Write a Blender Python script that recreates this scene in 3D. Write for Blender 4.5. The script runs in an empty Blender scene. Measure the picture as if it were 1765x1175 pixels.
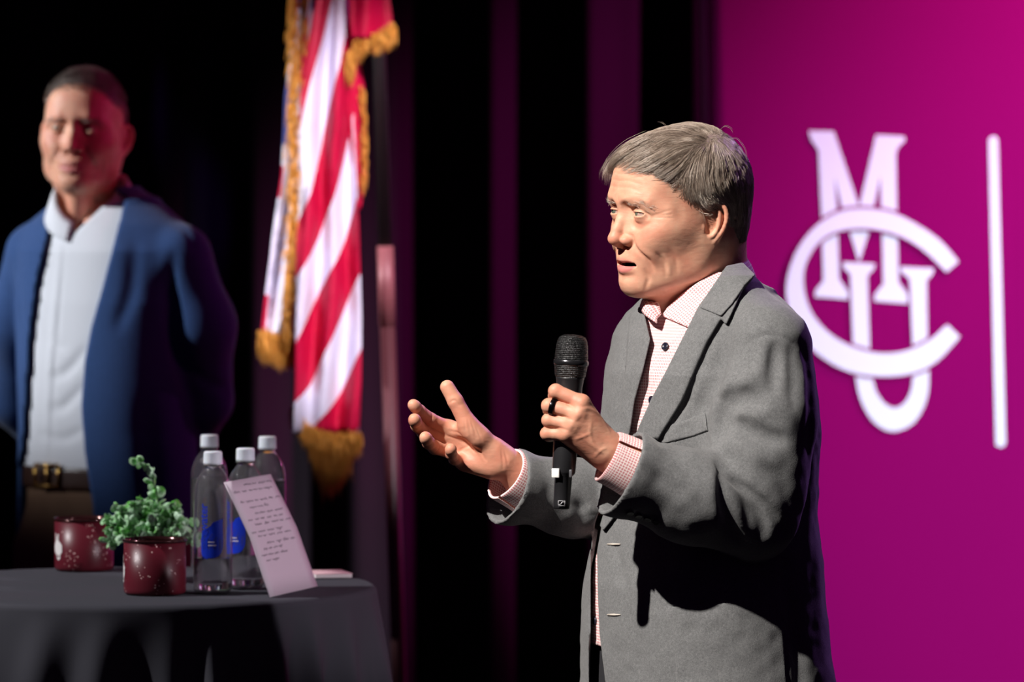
import bpy, bmesh, math, random
import numpy as np
from mathutils import Vector, Matrix

# ---------------------------------------------------------------- camera
SC = bpy.context.scene
COL = SC.collection
FPX = 200 / 36 * 1765          # focal length in pixels of the 1765 px wide frame
CAMZ = 1.80                    # the photographer's lens height
HOR = 224                      # picture row of the horizon
cam_data = bpy.data.cameras.new('camera')
cam = bpy.data.objects.new('camera', cam_data)
COL.objects.link(cam)
cam.location = (0, 0, CAMZ)
cam.rotation_euler = (math.pi / 2, 0, 0)
cam_data.sensor_width = 36
cam_data.lens = 200
cam_data.shift_y = -(587.5 - HOR) / 1765
cam_data.clip_start = .1
cam_data.clip_end = 60
cam_data.dof.use_dof = True
cam_data.dof.focus_distance = 8.12
cam_data.dof.aperture_fstop = 5.8
SC.camera = cam

def W(px, py, d):
    """world point seen at picture position px, py at distance d (metres)"""
    return np.array([(px - 882.5) / FPX * d, d, CAMZ - (py - HOR) / FPX * d])

# ---------------------------------------------------------------- world, lights, exposure
SC.view_settings.view_transform = 'Standard'
SC.view_settings.look = 'None'
SC.view_settings.gamma = 1
SC.view_settings.exposure = 0
wd = bpy.data.worlds.new('world')
SC.world = wd
wd.use_nodes = True
wd.node_tree.nodes['Background'].inputs[0].default_value = (.35, .1, .5, 1)
wd.node_tree.nodes['Background'].inputs[1].default_value = .03

def spot(name, loc, target, power, color, size_deg, blend=.3, radius=.1):
    l = bpy.data.lights.new(name, 'SPOT')
    l.energy = power
    l.color = color
    l.spot_size = math.radians(size_deg)
    l.spot_blend = blend
    l.shadow_soft_size = radius
    o = bpy.data.objects.new(name, l)
    COL.objects.link(o)
    o.location = loc
    o.rotation_euler = (Vector(target) - Vector(loc)).to_track_quat('-Z', 'Y').to_euler()
    return o

# stage lights: a warm white key from the front left, cool wash on the table and the second man,
# magenta and purple side lights, a wash for the banner
spot('key_spot', (-2.94, 4.88, 5.6), (.28, 8.1, 1.38), 3400, (1, .93, .86), 14.5, .3, .05)
spot('wash_spot', (-6.8, 9.8, 4.1), (-1.02, 10.97, 1.76), 2600, (.92, .95, 1), 11, .8, .06)
spot('table_spot', (-4.9, 8.3, 5.0), (-.58, 9.05, 1.14), 1500, (1, .97, .98), 11, .5, .05)
spot('flag_spot', (2.0, 6.4, 5.2), (-.20, 11.2, 1.66), 2700, (.95, .88, 1), 7.4, .5, .06)
spot('magenta_spot', (5.6, 13.4, 3.6), (-.5, 10.2, 1.3), 200, (1, .04, .45), 34, .5, .1)
spot('face_magenta_spot', (4.6, 8.3, 3.4), (-.75, 10.97, 1.7), 190, (1, .03, .22), 11, .6, .1)
spot('purple_spot', (3.0, 12.0, 4.4), (.42, 8.2, 1.4), 520, (.62, .25, 1), 12, .5, .1)
spot('banner_spot', (4.3, 8.6, 3.5), (1.95, 12.5, 1.0), 2950, (.95, .95, 1), 42, .9, .2)
spot('drape_spot', (2.7, 11.8, 4.2), (.55, 13.2, 1.5), 1250, (1, .04, .55), 31, .9, .1)
spot('drape_purple_spot', (-1.2, 12.0, 4.0), (-.76, 13.2, 1.78), 100, (.3, .03, 1), 3.4, .6, .03)
spot('side_spot', (4.6, 5.6, 3.6), (-.36, 9.0, 1.15), 700, (1, .9, .98), 6, .5, .05)
# ---------------------------------------------------------------- helpers: objects
def tag(o, label=None, cat=None, group=None, kind=None):
    if label: o['label'] = label
    if cat: o['category'] = cat
    if group: o['group'] = group
    if kind: o['kind'] = kind
    return o

def empty(name, loc=(0, 0, 0)):
    o = bpy.data.objects.new(name, None)
    COL.objects.link(o)
    o.location = loc
    o.empty_display_size = .05
    return o

def link(name, me, mat=None, parent=None, smooth=True):
    o = bpy.data.objects.new(name, me)
    COL.objects.link(o)
    if mat is not None:
        for m in (mat if isinstance(mat, (list, tuple)) else [mat]):
            me.materials.append(m)
    if parent is not None:
        o.parent = parent
        o.matrix_parent_inverse = Matrix.Translation(parent.location).inverted()
    if smooth and len(me.polygons):
        me.polygons.foreach_set('use_smooth', np.ones(len(me.polygons), bool))
    return o

def mesh_np(name, V, Q, smooth=True):
    """mesh from an (n,3) array and an (m,3|4) index array or list of lists"""
    me = bpy.data.meshes.new(name)
    if isinstance(Q, np.ndarray):
        k = Q.shape[1]
        me.vertices.add(len(V))
        me.vertices.foreach_set('co', np.asarray(V, np.float32).ravel())
        me.loops.add(Q.size)
        me.loops.foreach_set('vertex_index', Q.astype(np.int32).ravel())
        me.polygons.add(len(Q))
        me.polygons.foreach_set('loop_start', np.arange(0, Q.size, k, dtype=np.int32))
        me.update(calc_edges=True)
        me.validate()
    else:
        me.from_pydata([tuple(map(float, v)) for v in V], [], Q)
    return me

def cat(meshes):
    """join (V, Q) pairs"""
    Vs, Qs, n = [], [], 0
    for V, Q in meshes:
        Vs.append(V); Qs.append(Q + n); n += len(V)
    return np.concatenate(Vs), np.concatenate(Qs)

def vattr(me, name, vals):
    a = me.attributes.new(name, 'FLOAT', 'POINT')
    a.data.foreach_set('value', np.asarray(vals, np.float32))

def spline(pts, n=8):
    """Catmull-Rom through points, n samples a span"""
    P = np.asarray(pts, float)
    P = np.vstack([2 * P[0] - P[1], P, 2 * P[-1] - P[-2]])
    out = []
    for i in range(1, len(P) - 2):
        t = np.linspace(0, 1, n, endpoint=False)[:, None]
        a, b, c, d = P[i - 1], P[i], P[i + 1], P[i + 2]
        out.append(.5 * (2 * b + (c - a) * t + (2 * a - 5 * b + 4 * c - d) * t ** 2 + (3 * b - a - 3 * c + d) * t ** 3))
    out.append(P[-2][None])
    return np.vstack(out)

def tube(pts, rad, seg=8, caps=True, up=(0, 0, 1)):
    """(V, Q) tube along points"""
    P = np.asarray(pts, float)
    n = len(P)
    r = np.broadcast_to(np.asarray(rad, float), (n,)) if np.ndim(rad) < 2 else np.asarray(rad)
    T = np.gradient(P, axis=0)
    T /= np.linalg.norm(T, axis=1)[:, None] + 1e-12
    u = np.asarray(up, float)
    if abs(T[0] @ u) > .95: u = np.array([1., 0, 0])
    N = []
    u = u - T[0] * (u @ T[0])
    for i in range(n):
        u = u - T[i] * (u @ T[i]); u /= np.linalg.norm(u) + 1e-12
        N.append(u)
    N = np.array(N); B = np.cross(T, N)
    a = np.linspace(0, 2 * np.pi, seg, endpoint=False)
    ra = r[:, None, None] if r.ndim == 1 else None
    if ra is not None:
        V = P[:, None] + ra * (np.cos(a)[None, :, None] * N[:, None] + np.sin(a)[None, :, None] * B[:, None])
    else:
        V = P[:, None] + r[:, 0][:, None, None] * np.cos(a)[None, :, None] * N[:, None] + r[:, 1][:, None, None] * np.sin(a)[None, :, None] * B[:, None]
    V = V.reshape(-1, 3)
    i, j = np.meshgrid(np.arange(n - 1), np.arange(seg), indexing='ij')
    j2 = (j + 1) % seg
    Q = np.stack([i * seg + j, i * seg + j2, (i + 1) * seg + j2, (i + 1) * seg + j], -1).reshape(-1, 4)
    if caps:
        m = len(V)
        V = np.vstack([V, P[:1], P[-1:]])
        k = np.arange(0, seg, 2); k1 = (k + 1) % seg; k2 = (k + 2) % seg
        Q = np.vstack([Q, np.stack([np.full_like(k, m), k2, k1, k], -1),
                       np.stack([np.full_like(k, m + 1), k + (n - 1) * seg, k1 + (n - 1) * seg, k2 + (n - 1) * seg], -1)])
    return V, Q

def lathe(prof, seg=48, centre=(0, 0, 0)):
    """(V, Q) revolve (r, z) profile about z"""
    p = np.asarray(prof, float)
    a = np.linspace(0, 2 * np.pi, seg, endpoint=False)
    V = np.stack([p[:, 0][:, None] * np.cos(a), p[:, 0][:, None] * np.sin(a), np.repeat(p[:, 1][:, None], seg, 1)], -1).reshape(-1, 3)
    n = len(p)
    i, j = np.meshgrid(np.arange(n - 1), np.arange(seg), indexing='ij')
    j2 = (j + 1) % seg
    Q = np.stack([i * seg + j, i * seg + j2, (i + 1) * seg + j2, (i + 1) * seg + j], -1).reshape(-1, 4)
    return V + np.asarray(centre), Q

def ngon_prism(poly, axis_to3, thick):
    """solid from a 2-D outline: axis_to3(u, v, t) -> 3-D, t in 0..thick"""
    n = len(poly)
    V = [axis_to3(u, v, 0) for u, v in poly] + [axis_to3(u, v, thick) for u, v in poly]
    F = [list(range(n)), list(range(2 * n - 1, n - 1, -1))]
    F += [[i, n + i, n + (i + 1) % n, (i + 1) % n][::-1] for i in range(n)]
    return V, F

def box(c, s, R=None):
    c = np.asarray(c, float); s = np.asarray(s, float) / 2
    V = np.array([[x, y, z] for x in (-1, 1) for y in (-1, 1) for z in (-1, 1)]) * s
    if R is not None: V = V @ np.asarray(R).T
    Q = np.array([[0, 1, 3, 2], [4, 6, 7, 5], [0, 4, 5, 1], [2, 3, 7, 6], [0, 2, 6, 4], [1, 5, 7, 3]])
    return V + c, Q

def bevel(o, w, seg=2):
    m = o.modifiers.new('bevel', 'BEVEL'); m.width = w; m.segments = seg; m.limit_method = 'ANGLE'
    return o

# ---------------------------------------------------------------- helpers: sculpting with a distance grid
def smin(a, b, k):
    if k <= 0: return np.minimum(a, b)
    h = np.maximum(k - np.abs(a - b), 0) / k
    return np.minimum(a, b) - h * h * k * .25

class Grid:
    def __init__(s, lo, hi, h):
        s.lo = np.array(lo, float); s.h = h
        s.n = np.ceil((np.array(hi) - s.lo) / h).astype(int) + 1
        s.F = np.full(s.n, .05, np.float32)
        s.ax = [(s.lo[i] + h * np.arange(s.n[i])).astype(np.float32) for i in range(3)]
    def win(s, lo, hi):
        a = np.clip(np.floor((np.asarray(lo) - s.lo) / s.h).astype(int), 0, s.n)
        b = np.clip(np.ceil((np.asarray(hi) - s.lo) / s.h).astype(int) + 1, 0, s.n)
        sl = tuple(slice(i, j) for i, j in zip(a, b))
        X = s.ax[0][sl[0]][:, None, None]; Y = s.ax[1][sl[1]][None, :, None]; Z = s.ax[2][sl[2]][None, None, :]
        return sl, X, Y, Z
    def put(s, sl, d, k, op):
        if min(d.shape) == 0: return
        if op == 'add': s.F[sl] = smin(s.F[sl], d, k)
        elif op == 'sub': s.F[sl] = -smin(-s.F[sl], d, k)
        elif op == 'and': s.F[sl] = -smin(-s.F[sl], -d, k)
        elif op == 'set': s.F[sl] = d
    def capd(s, X, Y, Z, a, b, ra, rb):
        a = np.asarray(a, np.float32); b = np.asarray(b, np.float32); ab = b - a
        L = float(ab @ ab) + 1e-12
        t = np.clip(((X - a[0]) * ab[0] + (Y - a[1]) * ab[1] + (Z - a[2]) * ab[2]) / L, 0, 1)
        d = np.sqrt((X - a[0] - t * ab[0]) ** 2 + (Y - a[1] - t * ab[1]) ** 2 + (Z - a[2] - t * ab[2]) ** 2)
        return d - (ra + (rb - ra) * t)
    def cap(s, a, b, ra, rb=None, k=0., op='add', mirror=False):
        rb = ra if rb is None else rb
        for m in ((1, -1) if mirror else (1,)):
            A = np.array(a, float) * (m, 1, 1); B = np.array(b, float) * (m, 1, 1)
            M = max(ra, rb) + k + 3 * s.h + (.03 if max(ra, rb) > .02 else .008)
            sl, X, Y, Z = s.win(np.minimum(A, B) - M, np.maximum(A, B) + M)
            s.put(sl, s.capd(X, Y, Z, A, B, ra, rb), k, op)
    def line(s, pts, r, k=0., op='add', mirror=False, kk=None):
        """a smooth chain of capsules united first, then combined with the grid"""
        P = [np.array(p, float) for p in pts]
        r = list(r) if np.ndim(r) else [r] * len(P)
        for m in ((1, -1) if mirror else (1,)):
            Q = [p * (m, 1, 1) for p in P]
            M = max(r) + k + 3 * s.h + (.03 if max(r) > .02 else .008)
            sl, X, Y, Z = s.win(np.min(Q, 0) - M, np.max(Q, 0) + M)
            if min(X.size, Y.size, Z.size) == 0: continue
            d = None
            for i in range(len(Q) - 1):
                e = s.capd(X, Y, Z, Q[i], Q[i + 1], r[i], r[i + 1])
                d = e if d is None else smin(d, e, kk if kk is not None else min(r) * .5)
            s.put(sl, d, k, op)
    def ell(s, c, r, k=0., op='add', R=None, mirror=False):
        for m in ((1, -1) if mirror else (1,)):
            C = np.array(c, float) * (m, 1, 1)
            M = max(r) + k + 3 * s.h + (.03 if max(r) > .02 else .008)
            sl, X, Y, Z = s.win(C - M, C + M)
            if min(X.size, Y.size, Z.size) == 0: continue
            x, y, z = X - C[0], Y - C[1], Z - C[2]
            if R is not None:
                Rm = np.asarray(R, float).copy()
                if m < 0: Rm = np.diag([-1, 1, 1]) @ Rm @ np.diag([-1, 1, 1])
                x, y, z = (Rm[0, i] * x + Rm[1, i] * y + Rm[2, i] * z for i in range(3))
            k0 = np.sqrt((x / r[0]) ** 2 + (y / r[1]) ** 2 + (z / r[2]) ** 2) + 1e-6
            k1 = np.sqrt((x / r[0] ** 2) ** 2 + (y / r[1] ** 2) ** 2 + (z / r[2] ** 2) ** 2) + 1e-6
            s.put(sl, k0 * (k0 - 1) / k1, k, op)
    def sample(s, P):
        """trilinear field values at world points"""
        q = (np.asarray(P) - s.lo) / s.h
        q = np.clip(q, 0, s.n - 1.001)
        i = q.astype(int); f = q - i
        v = 0
        for dx in (0, 1):
            for dy in (0, 1):
                for dz in (0, 1):
                    w = (f[:, 0] if dx else 1 - f[:, 0]) * (f[:, 1] if dy else 1 - f[:, 1]) * (f[:, 2] if dz else 1 - f[:, 2])
                    v = v + w * s.F[i[:, 0] + dx, i[:, 1] + dy, i[:, 2] + dz]
        return v
    def grad(s, P):
        e = s.h
        g = np.stack([s.sample(P + d) - s.sample(P - d) for d in np.eye(3) * e], -1)
        return g / (np.linalg.norm(g, axis=1)[:, None] + 1e-9)
    def project(s, P, it=6, step=1.):
        P = np.array(P, float)
        for _ in range(it):
            P = P - s.grad(P) * (s.sample(P) * step)[:, None]
        return P
    def crease(s, pts, amp, width, mirror=False, project=True, taper=True, n=10, sharp=False):
        """press (amp > 0) or raise (amp < 0) a soft line drawn on the surface; amp, width in metres"""
        P0 = spline(pts, n) if len(pts) > 2 else np.linspace(pts[0], pts[-1], 3 * n)
        m = len(P0)
        tp = np.sin(np.linspace(.12, math.pi - .12, m)) ** .6 if taper else np.ones(m)
        aa = np.interp(np.linspace(0, 1, m), np.linspace(0, 1, len(amp)), amp) if np.ndim(amp) else np.full(m, amp)
        ww = np.interp(np.linspace(0, 1, m), np.linspace(0, 1, len(width)), width) if np.ndim(width) else np.full(m, width)
        for sg in ((1, -1) if mirror else (1,)):
            P = P0 * (sg, 1, 1)
            if project: P = s.project(P)
            M = 2.6 * ww.max()
            sl, X, Y, Z = s.win(P.min(0) - M, P.max(0) + M)
            if min(X.size, Y.size, Z.size) == 0: continue
            best = None
            for i in range(m - 1):
                a, b = P[i].astype(np.float32), P[i + 1].astype(np.float32); ab = b - a
                L = float(ab @ ab) + 1e-12
                lo = np.minimum(a, b) - 2.6 * ww[i]; hi = np.maximum(a, b) + 2.6 * ww[i]
                s2, x, y, z = s.win(lo, hi)
                if min(x.size, y.size, z.size) == 0: continue
                t = np.clip(((x - a[0]) * ab[0] + (y - a[1]) * ab[1] + (z - a[2]) * ab[2]) / L, 0, 1)
                d2 = (x - a[0] - t * ab[0]) ** 2 + (y - a[1] - t * ab[1]) ** 2 + (z - a[2] - t * ab[2]) ** 2
                q = d2 / ww[i] ** 2
                v = aa[i] * tp[i] * (np.exp(-q) if not sharp else np.exp(-np.sqrt(q + .01) * 1.6))
                if best is None: best = np.zeros(s.F[sl].shape, np.float32)
                o = tuple(slice(c.start - w.start, c.stop - w.start) for c, w in zip(s2, sl))
                best[o] = np.where(np.abs(v) > np.abs(best[o]), v, best[o])
            if best is not None: s.F[sl] += best
    def swell(s, c, r, amp, mirror=False, R=None):
        """raise the surface softly round a point (amp > 0 outwards)"""
        for sg in ((1, -1) if mirror else (1,)):
            C = np.array(c, float) * (sg, 1, 1); r_ = np.broadcast_to(np.asarray(r, float), 3)
            M = 2.4 * r_.max()
            sl, X, Y, Z = s.win(C - M, C + M)
            if min(X.size, Y.size, Z.size) == 0: continue
            x, y, z = X - C[0], Y - C[1], Z - C[2]
            if R is not None: x, y, z = (R[0, i] * x + R[1, i] * y + R[2, i] * z for i in range(3))
            s.F[sl] -= amp * np.exp(-(x / r_[0]) ** 2 - (y / r_[1]) ** 2 - (z / r_[2]) ** 2)
    def hit(s, O, D, t0, t1):
        """first surface point along rays O + t D (arrays)"""
        t = np.arange(t0, t1, s.h * .5)
        out = []
        for o, d in zip(O, D):
            P = o + t[:, None] * d
            inside = np.all((P > s.lo) & (P < s.lo + s.h * (s.n - 1)), 1)
            v = np.where(inside, s.sample(P), 1)
            j = np.argmax(v < 0)
            if v[j] >= 0: out.append(None); continue
            f = v[j - 1] / (v[j - 1] - v[j] + 1e-9) if j else 0
            out.append(o + (t[j - 1] + f * (t[j] - t[j - 1])) * d)
        return out
    def mesh(s):
        """naive surface nets -> V, Q"""
        F = s.F; S = F < 0
        n = s.n
        c = np.zeros(n - 1, np.uint8)
        for dx in (0, 1):
            for dy in (0, 1):
                for dz in (0, 1):
                    c += S[dx:n[0] - 1 + dx, dy:n[1] - 1 + dy, dz:n[2] - 1 + dz]
        act = (c > 0) & (c < 8)
        I = np.argwhere(act)
        idx = np.full(n - 1, -1, np.int32)
        idx[act] = np.arange(len(I))
        corners = np.array([[x, y, z] for x in (0, 1) for y in (0, 1) for z in (0, 1)])
        vals = np.stack([F[I[:, 0] + a, I[:, 1] + b, I[:, 2] + d] for a, b, d in corners], 1)
        acc = np.zeros((len(I), 3)); cnt = np.zeros(len(I))
        for i in range(8):
            for j in range(i + 1, 8):
                if np.abs(corners[i] - corners[j]).sum() != 1: continue
                va, vb = vals[:, i], vals[:, j]
                m = (va < 0) != (vb < 0)
                t = np.where(m, va / np.where(m, va - vb, 1), 0)
                acc += np.where(m[:, None], corners[i] + t[:, None] * (corners[j] - corners[i]), 0)
                cnt += m
        V = (I + acc / cnt[:, None]) * s.h + s.lo
        Qs = []
        for axi in range(3):
            a1, a2 = [(1, 2), (2, 0), (0, 1)][axi]
            sh = [slice(None)] * 3; sh2 = [slice(None)] * 3
            sh[axi] = slice(0, -1); sh2[axi] = slice(1, None)
            A = S[tuple(sh)]; B = S[tuple(sh2)]
            E = np.argwhere(A != B)
            E = E[(E[:, a1] > 0) & (E[:, a2] > 0) & (E[:, a1] < n[a1] - 1) & (E[:, a2] < n[a2] - 1)]
            fl = A[E[:, 0], E[:, 1], E[:, 2]]
            def g(d1, d2):
                e = E.copy(); e[:, a1] -= d1; e[:, a2] -= d2
                return idx[e[:, 0], e[:, 1], e[:, 2]]
            q = np.stack([g(1, 1), g(0, 1), g(0, 0), g(1, 0)], 1)
            q = np.where(fl[:, None], q, q[:, ::-1])
            Qs.append(q)
        return V, np.concatenate(Qs)

def relax(V, Q, it=2, f=.5):
    """even out the steps of a polygonised grid"""
    E = np.concatenate([Q[:, [0, 1]], Q[:, [1, 2]], Q[:, [2, 3]], Q[:, [3, 0]]])
    n = len(V)
    deg = np.bincount(E[:, 0], minlength=n) + np.bincount(E[:, 1], minlength=n)
    for k in range(it):
        A = np.zeros_like(V)
        for c in range(3):
            A[:, c] = np.bincount(E[:, 0], V[E[:, 1], c], n) + np.bincount(E[:, 1], V[E[:, 0], c], n)
        V = V + f * (A / np.maximum(deg, 1)[:, None] - V)
    return V, Q

def largest(V, Q):
    """keep only the largest connected piece"""
    par = list(range(len(V)))
    def find(a):
        while par[a] != a:
            par[a] = par[par[a]]; a = par[a]
        return a
    for q in Q.tolist():
        r = find(q[0])
        for b in q[1:]:
            f = find(b)
            if f != r: par[f] = r
    lab = np.array([find(i) for i in range(len(V))])
    u, c = np.unique(lab, return_counts=True)
    keep = lab == u[c.argmax()]
    idx = np.cumsum(keep) - 1
    return V[keep], idx[Q[keep[Q[:, 0]]]]

def neck_collar(name, m, parent, nc, F, L, phis, fold, wing, r0=.060, r1=.074, stand=.030, coords=True):
    """a folded shirt collar: fold and wing give world heights over the angle phi (0 = front)"""
    ph = np.linspace(phis[0], phis[1], 70)
    rows, cv = [], []
    for k in range(9):
        row = []
        for p in ph:
            zf, zw = fold(p), wing(p)
            d = math.cos(p) * F + math.sin(p) * L
            if k < 4:
                t = k / 4; r = r0 + .002 * t; z = zf - stand * (1 - t)
            else:
                t = (k - 4) / 4; r = r0 + .003 + (r1 - r0) * t ** .8; z = zf + .0012 * (k == 4) - (zf - zw) * t
            row.append(np.array([nc[0], nc[1], 0]) + d * r + np.array([0, 0, z]))
        rows.append(row); cv.append(k * .006)
    V = np.array(rows).reshape(-1, 3); n = len(ph)
    Q = np.array([[i * n + j, i * n + j + 1, (i + 1) * n + j + 1, (i + 1) * n + j] for i in range(8) for j in range(n - 1)])
    o = link(name, mesh_np(name, V, Q), m, parent)
    vattr(o.data, 'cu', np.tile(ph * .066, 9)); vattr(o.data, 'cv', np.repeat(cv, n))
    so = o.modifiers.new('thickness', 'SOLIDIFY'); so.thickness = .0016
    return o

def vnoise(P, scale, seed=0):
    """smooth value noise at points, -1..1"""
    rs = np.random.RandomState(seed)
    T = rs.uniform(-1, 1, (32, 32, 32)).astype(np.float32)
    q = np.asarray(P) * scale + 100
    i = np.floor(q).astype(int); f = q - i; f = f * f * (3 - 2 * f)
    v = 0
    for dx in (0, 1):
        for dy in (0, 1):
            for dz in (0, 1):
                w = (f[..., 0] if dx else 1 - f[..., 0]) * (f[..., 1] if dy else 1 - f[..., 1]) * (f[..., 2] if dz else 1 - f[..., 2])
                v = v + w * T[(i[..., 0] + dx) % 32, (i[..., 1] + dy) % 32, (i[..., 2] + dz) % 32]
    return v

def rotz(a):
    c, s = math.cos(a), math.sin(a)
    return np.array([[c, -s, 0], [s, c, 0], [0, 0, 1]])
def rotx(a):
    c, s = math.cos(a), math.sin(a)
    return np.array([[1, 0, 0], [0, c, -s], [0, s, c]])
def roty(a):
    c, s = math.cos(a), math.sin(a)
    return np.array([[c, 0, s], [0, 1, 0], [-s, 0, c]])

# ---------------------------------------------------------------- helpers: materials
def mat(name, color, rough=.6, metal=0., spec=.5, **kw):
    m = bpy.data.materials.new(name)
    m.use_nodes = True
    b = m.node_tree.nodes['Principled BSDF']
    b.inputs['Base Color'].default_value = (*color, 1)
    b.inputs['Roughness'].default_value = rough
    b.inputs['Metallic'].default_value = metal
    b.inputs['Specular IOR Level'].default_value = spec
    for k, v in kw.items():
        b.inputs[k.replace('_', ' ')].default_value = v
    return m

def nd(m, typ, **kw):
    n = m.node_tree.nodes.new(typ)
    for k, v in kw.items(): setattr(n, k, v)
    return n
def ln(m, a, b): m.node_tree.links.new(a, b)
def bsdf(m): return m.node_tree.nodes['Principled BSDF']

def ramp(m, fac, stops):
    r = nd(m, 'ShaderNodeValToRGB')
    e = r.color_ramp.elements
    while len(e) > 1: e.remove(e[-1])
    e[0].position = stops[0][0]; e[0].color = (*stops[0][1], 1)
    for p, c in stops[1:]:
        k = e.new(p); k.color = (*c, 1)
    ln(m, fac, r.inputs[0])
    return r.outputs[0]

def noise(m, scale, detail=3, stretch=None, kind='ShaderNodeTexNoise'):
    tc = nd(m, 'ShaderNodeTexCoord'); mp = nd(m, 'ShaderNodeMapping')
    ln(m, tc.outputs['Object'], mp.inputs[0])
    if stretch: mp.inputs['Scale'].default_value = stretch
    n = nd(m, kind)
    n.inputs['Scale'].default_value = scale
    if 'Detail' in n.inputs: n.inputs['Detail'].default_value = detail
    ln(m, mp.outputs[0], n.inputs['Vector'])
    return n.outputs[0]

def bump(m, h, strength, dist=.001, prev=None):
    b = nd(m, 'ShaderNodeBump')
    b.inputs['Strength'].default_value = strength
    b.inputs['Distance'].default_value = dist
    ln(m, h, b.inputs['Height'])
    if prev is not None: ln(m, prev, b.inputs['Normal'])
    ln(m, b.outputs[0], bsdf(m).inputs['Normal'])
    return b.outputs[0]

def mix(m, fac, a, b, mode='MIX'):
    x = nd(m, 'ShaderNodeMix', data_type='RGBA', blend_type=mode)
    def put(sock, v):
        if hasattr(v, 'links'): ln(m, v, sock)
        elif isinstance(v, (int, float)): sock.default_value = v
        else: sock.default_value = (*v, 1)
    put(x.inputs[0], fac); put(x.inputs[6], a); put(x.inputs[7], b)
    return x.outputs[2]

def attr(m, name):
    a = nd(m, 'ShaderNodeAttribute', attribute_name=name)
    return a.outputs['Fac']
def srgb(r, g, b):
    f = lambda c: (c / 255 / 12.92) if c <= 10 else ((c / 255 + .055) / 1.055) ** 2.4
    return (f(r), f(g), f(b))
# ---------------------------------------------------------------- the stage
def stage():
    m = mat('stage_floor', (.012, .011, .013), .55)
    bump(m, noise(m, 30, 4), .2, .002)
    v, q = box((0, 8, -.05), (14, 18, .1))
    tag(link('floor', mesh_np('floor', v, q), m, None, False), kind='structure')
    m = mat('back_wall', (.004, .004, .005), .95)
    v, q = box((0, 14.6, 3), (14, .1, 6))
    tag(link('wall_back', mesh_np('wall_back', v, q), m, None, False), kind='structure')

def drape(name, x0, x1, y, z1, pleat, amp, m, seed, label, cat_='curtain'):
    rs = np.random.RandomState(seed)
    n = int((x1 - x0) / .008); x = np.linspace(x0, x1, n)
    z = np.concatenate([np.linspace(0, z1, 40)])
    ph = x / pleat * 2 * math.pi
    jit = np.interp(x, np.linspace(x0, x1, int((x1 - x0) / pleat) + 2), rs.uniform(-.9, .9, int((x1 - x0) / pleat) + 2))
    V = []
    for zz in z:
        w = 1 - .12 * zz / z1
        d = np.sin(ph + jit + .10 * np.sin(zz * 1.7 + x)) * amp * w + .25 * amp * np.sin(2.3 * ph + 1.7 * jit + zz * .35)
        V.append(np.stack([x, y + d, np.full(n, zz)], 1))
    V = np.array(V).reshape(-1, 3)
    i, j = np.meshgrid(np.arange(len(z) - 1), np.arange(n - 1), indexing='ij')
    Q = np.stack([i * n + j, i * n + j + 1, (i + 1) * n + j + 1, (i + 1) * n + j], -1).reshape(-1, 4)
    o = link(name, mesh_np(name, V, Q), m)
    s = o.modifiers.new('thickness', 'SOLIDIFY'); s.thickness = .004
    return tag(o, label, cat_)

LOGO_M = [(140, 86), (222, 88), (305, 335), (360, 100), (452, 104), (455, 118), (432, 140), (425, 160), (428, 350), (434, 580), (466, 622), (462, 650), (354, 642), (356, 620), (384, 585), (380, 420), (374, 235), (345, 370), (335, 420), (305, 518), (272, 410), (250, 345), (226, 240), (232, 340), (240, 570), (270, 612), (268, 636), (160, 628), (162, 608), (188, 575), (182, 370), (172, 150), (148, 115)]
_uo = [(525, 575), (528, 760), (533, 880), (528, 950), (505, 1010), (470, 1050), (420, 1068), (375, 1055), (335, 1015), (305, 950), (293, 880), (286, 800), (276, 556)]
_ui = [(332, 560), (340, 800), (347, 880), (360, 935), (388, 975), (420, 990), (450, 976), (472, 940), (481, 880), (480, 800), (470, 570)]
LOGO_U = [(440, 530), (548, 535), (546, 552)] + [tuple(p) for p in spline(_uo, 5)] + [(252, 530), (252, 515), (356, 520), (354, 535)] + [tuple(p) for p in spline(_ui, 5)] + [(440, 545)]
_co = [(630, 513), (570, 445), (500, 395), (420, 355), (330, 340), (240, 350), (160, 400), (100, 480), (68, 580), (75, 670), (110, 750), (170, 815), (260, 868), (370, 888), (480, 878), (560, 838), (634, 758)]
_ci = [(592, 718), (540, 765), (470, 800), (400, 812), (330, 805), (250, 775), (190, 730), (145, 670), (125, 600), (128, 530), (165, 460), (220, 420), (300, 405), (380, 412), (450, 435), (520, 480), (590, 547)]
LOGO_C = [tuple(p) for p in spline(_co, 5)] + [tuple(p) for p in spline(_ci, 5)]
def grow_poly(P, d):
    P = np.array(P, float); n = len(P)
    A = np.roll(P, 1, 0); B = np.roll(P, -1, 0)
    t = B - A; t /= np.linalg.norm(t, axis=1)[:, None] + 1e-9
    area = np.sum(P[:, 0] * B[:, 1] - B[:, 0] * P[:, 1])
    nrm = np.stack([t[:, 1], -t[:, 0]], 1) * (1 if area > 0 else -1)
    return P + nrm * d

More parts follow.
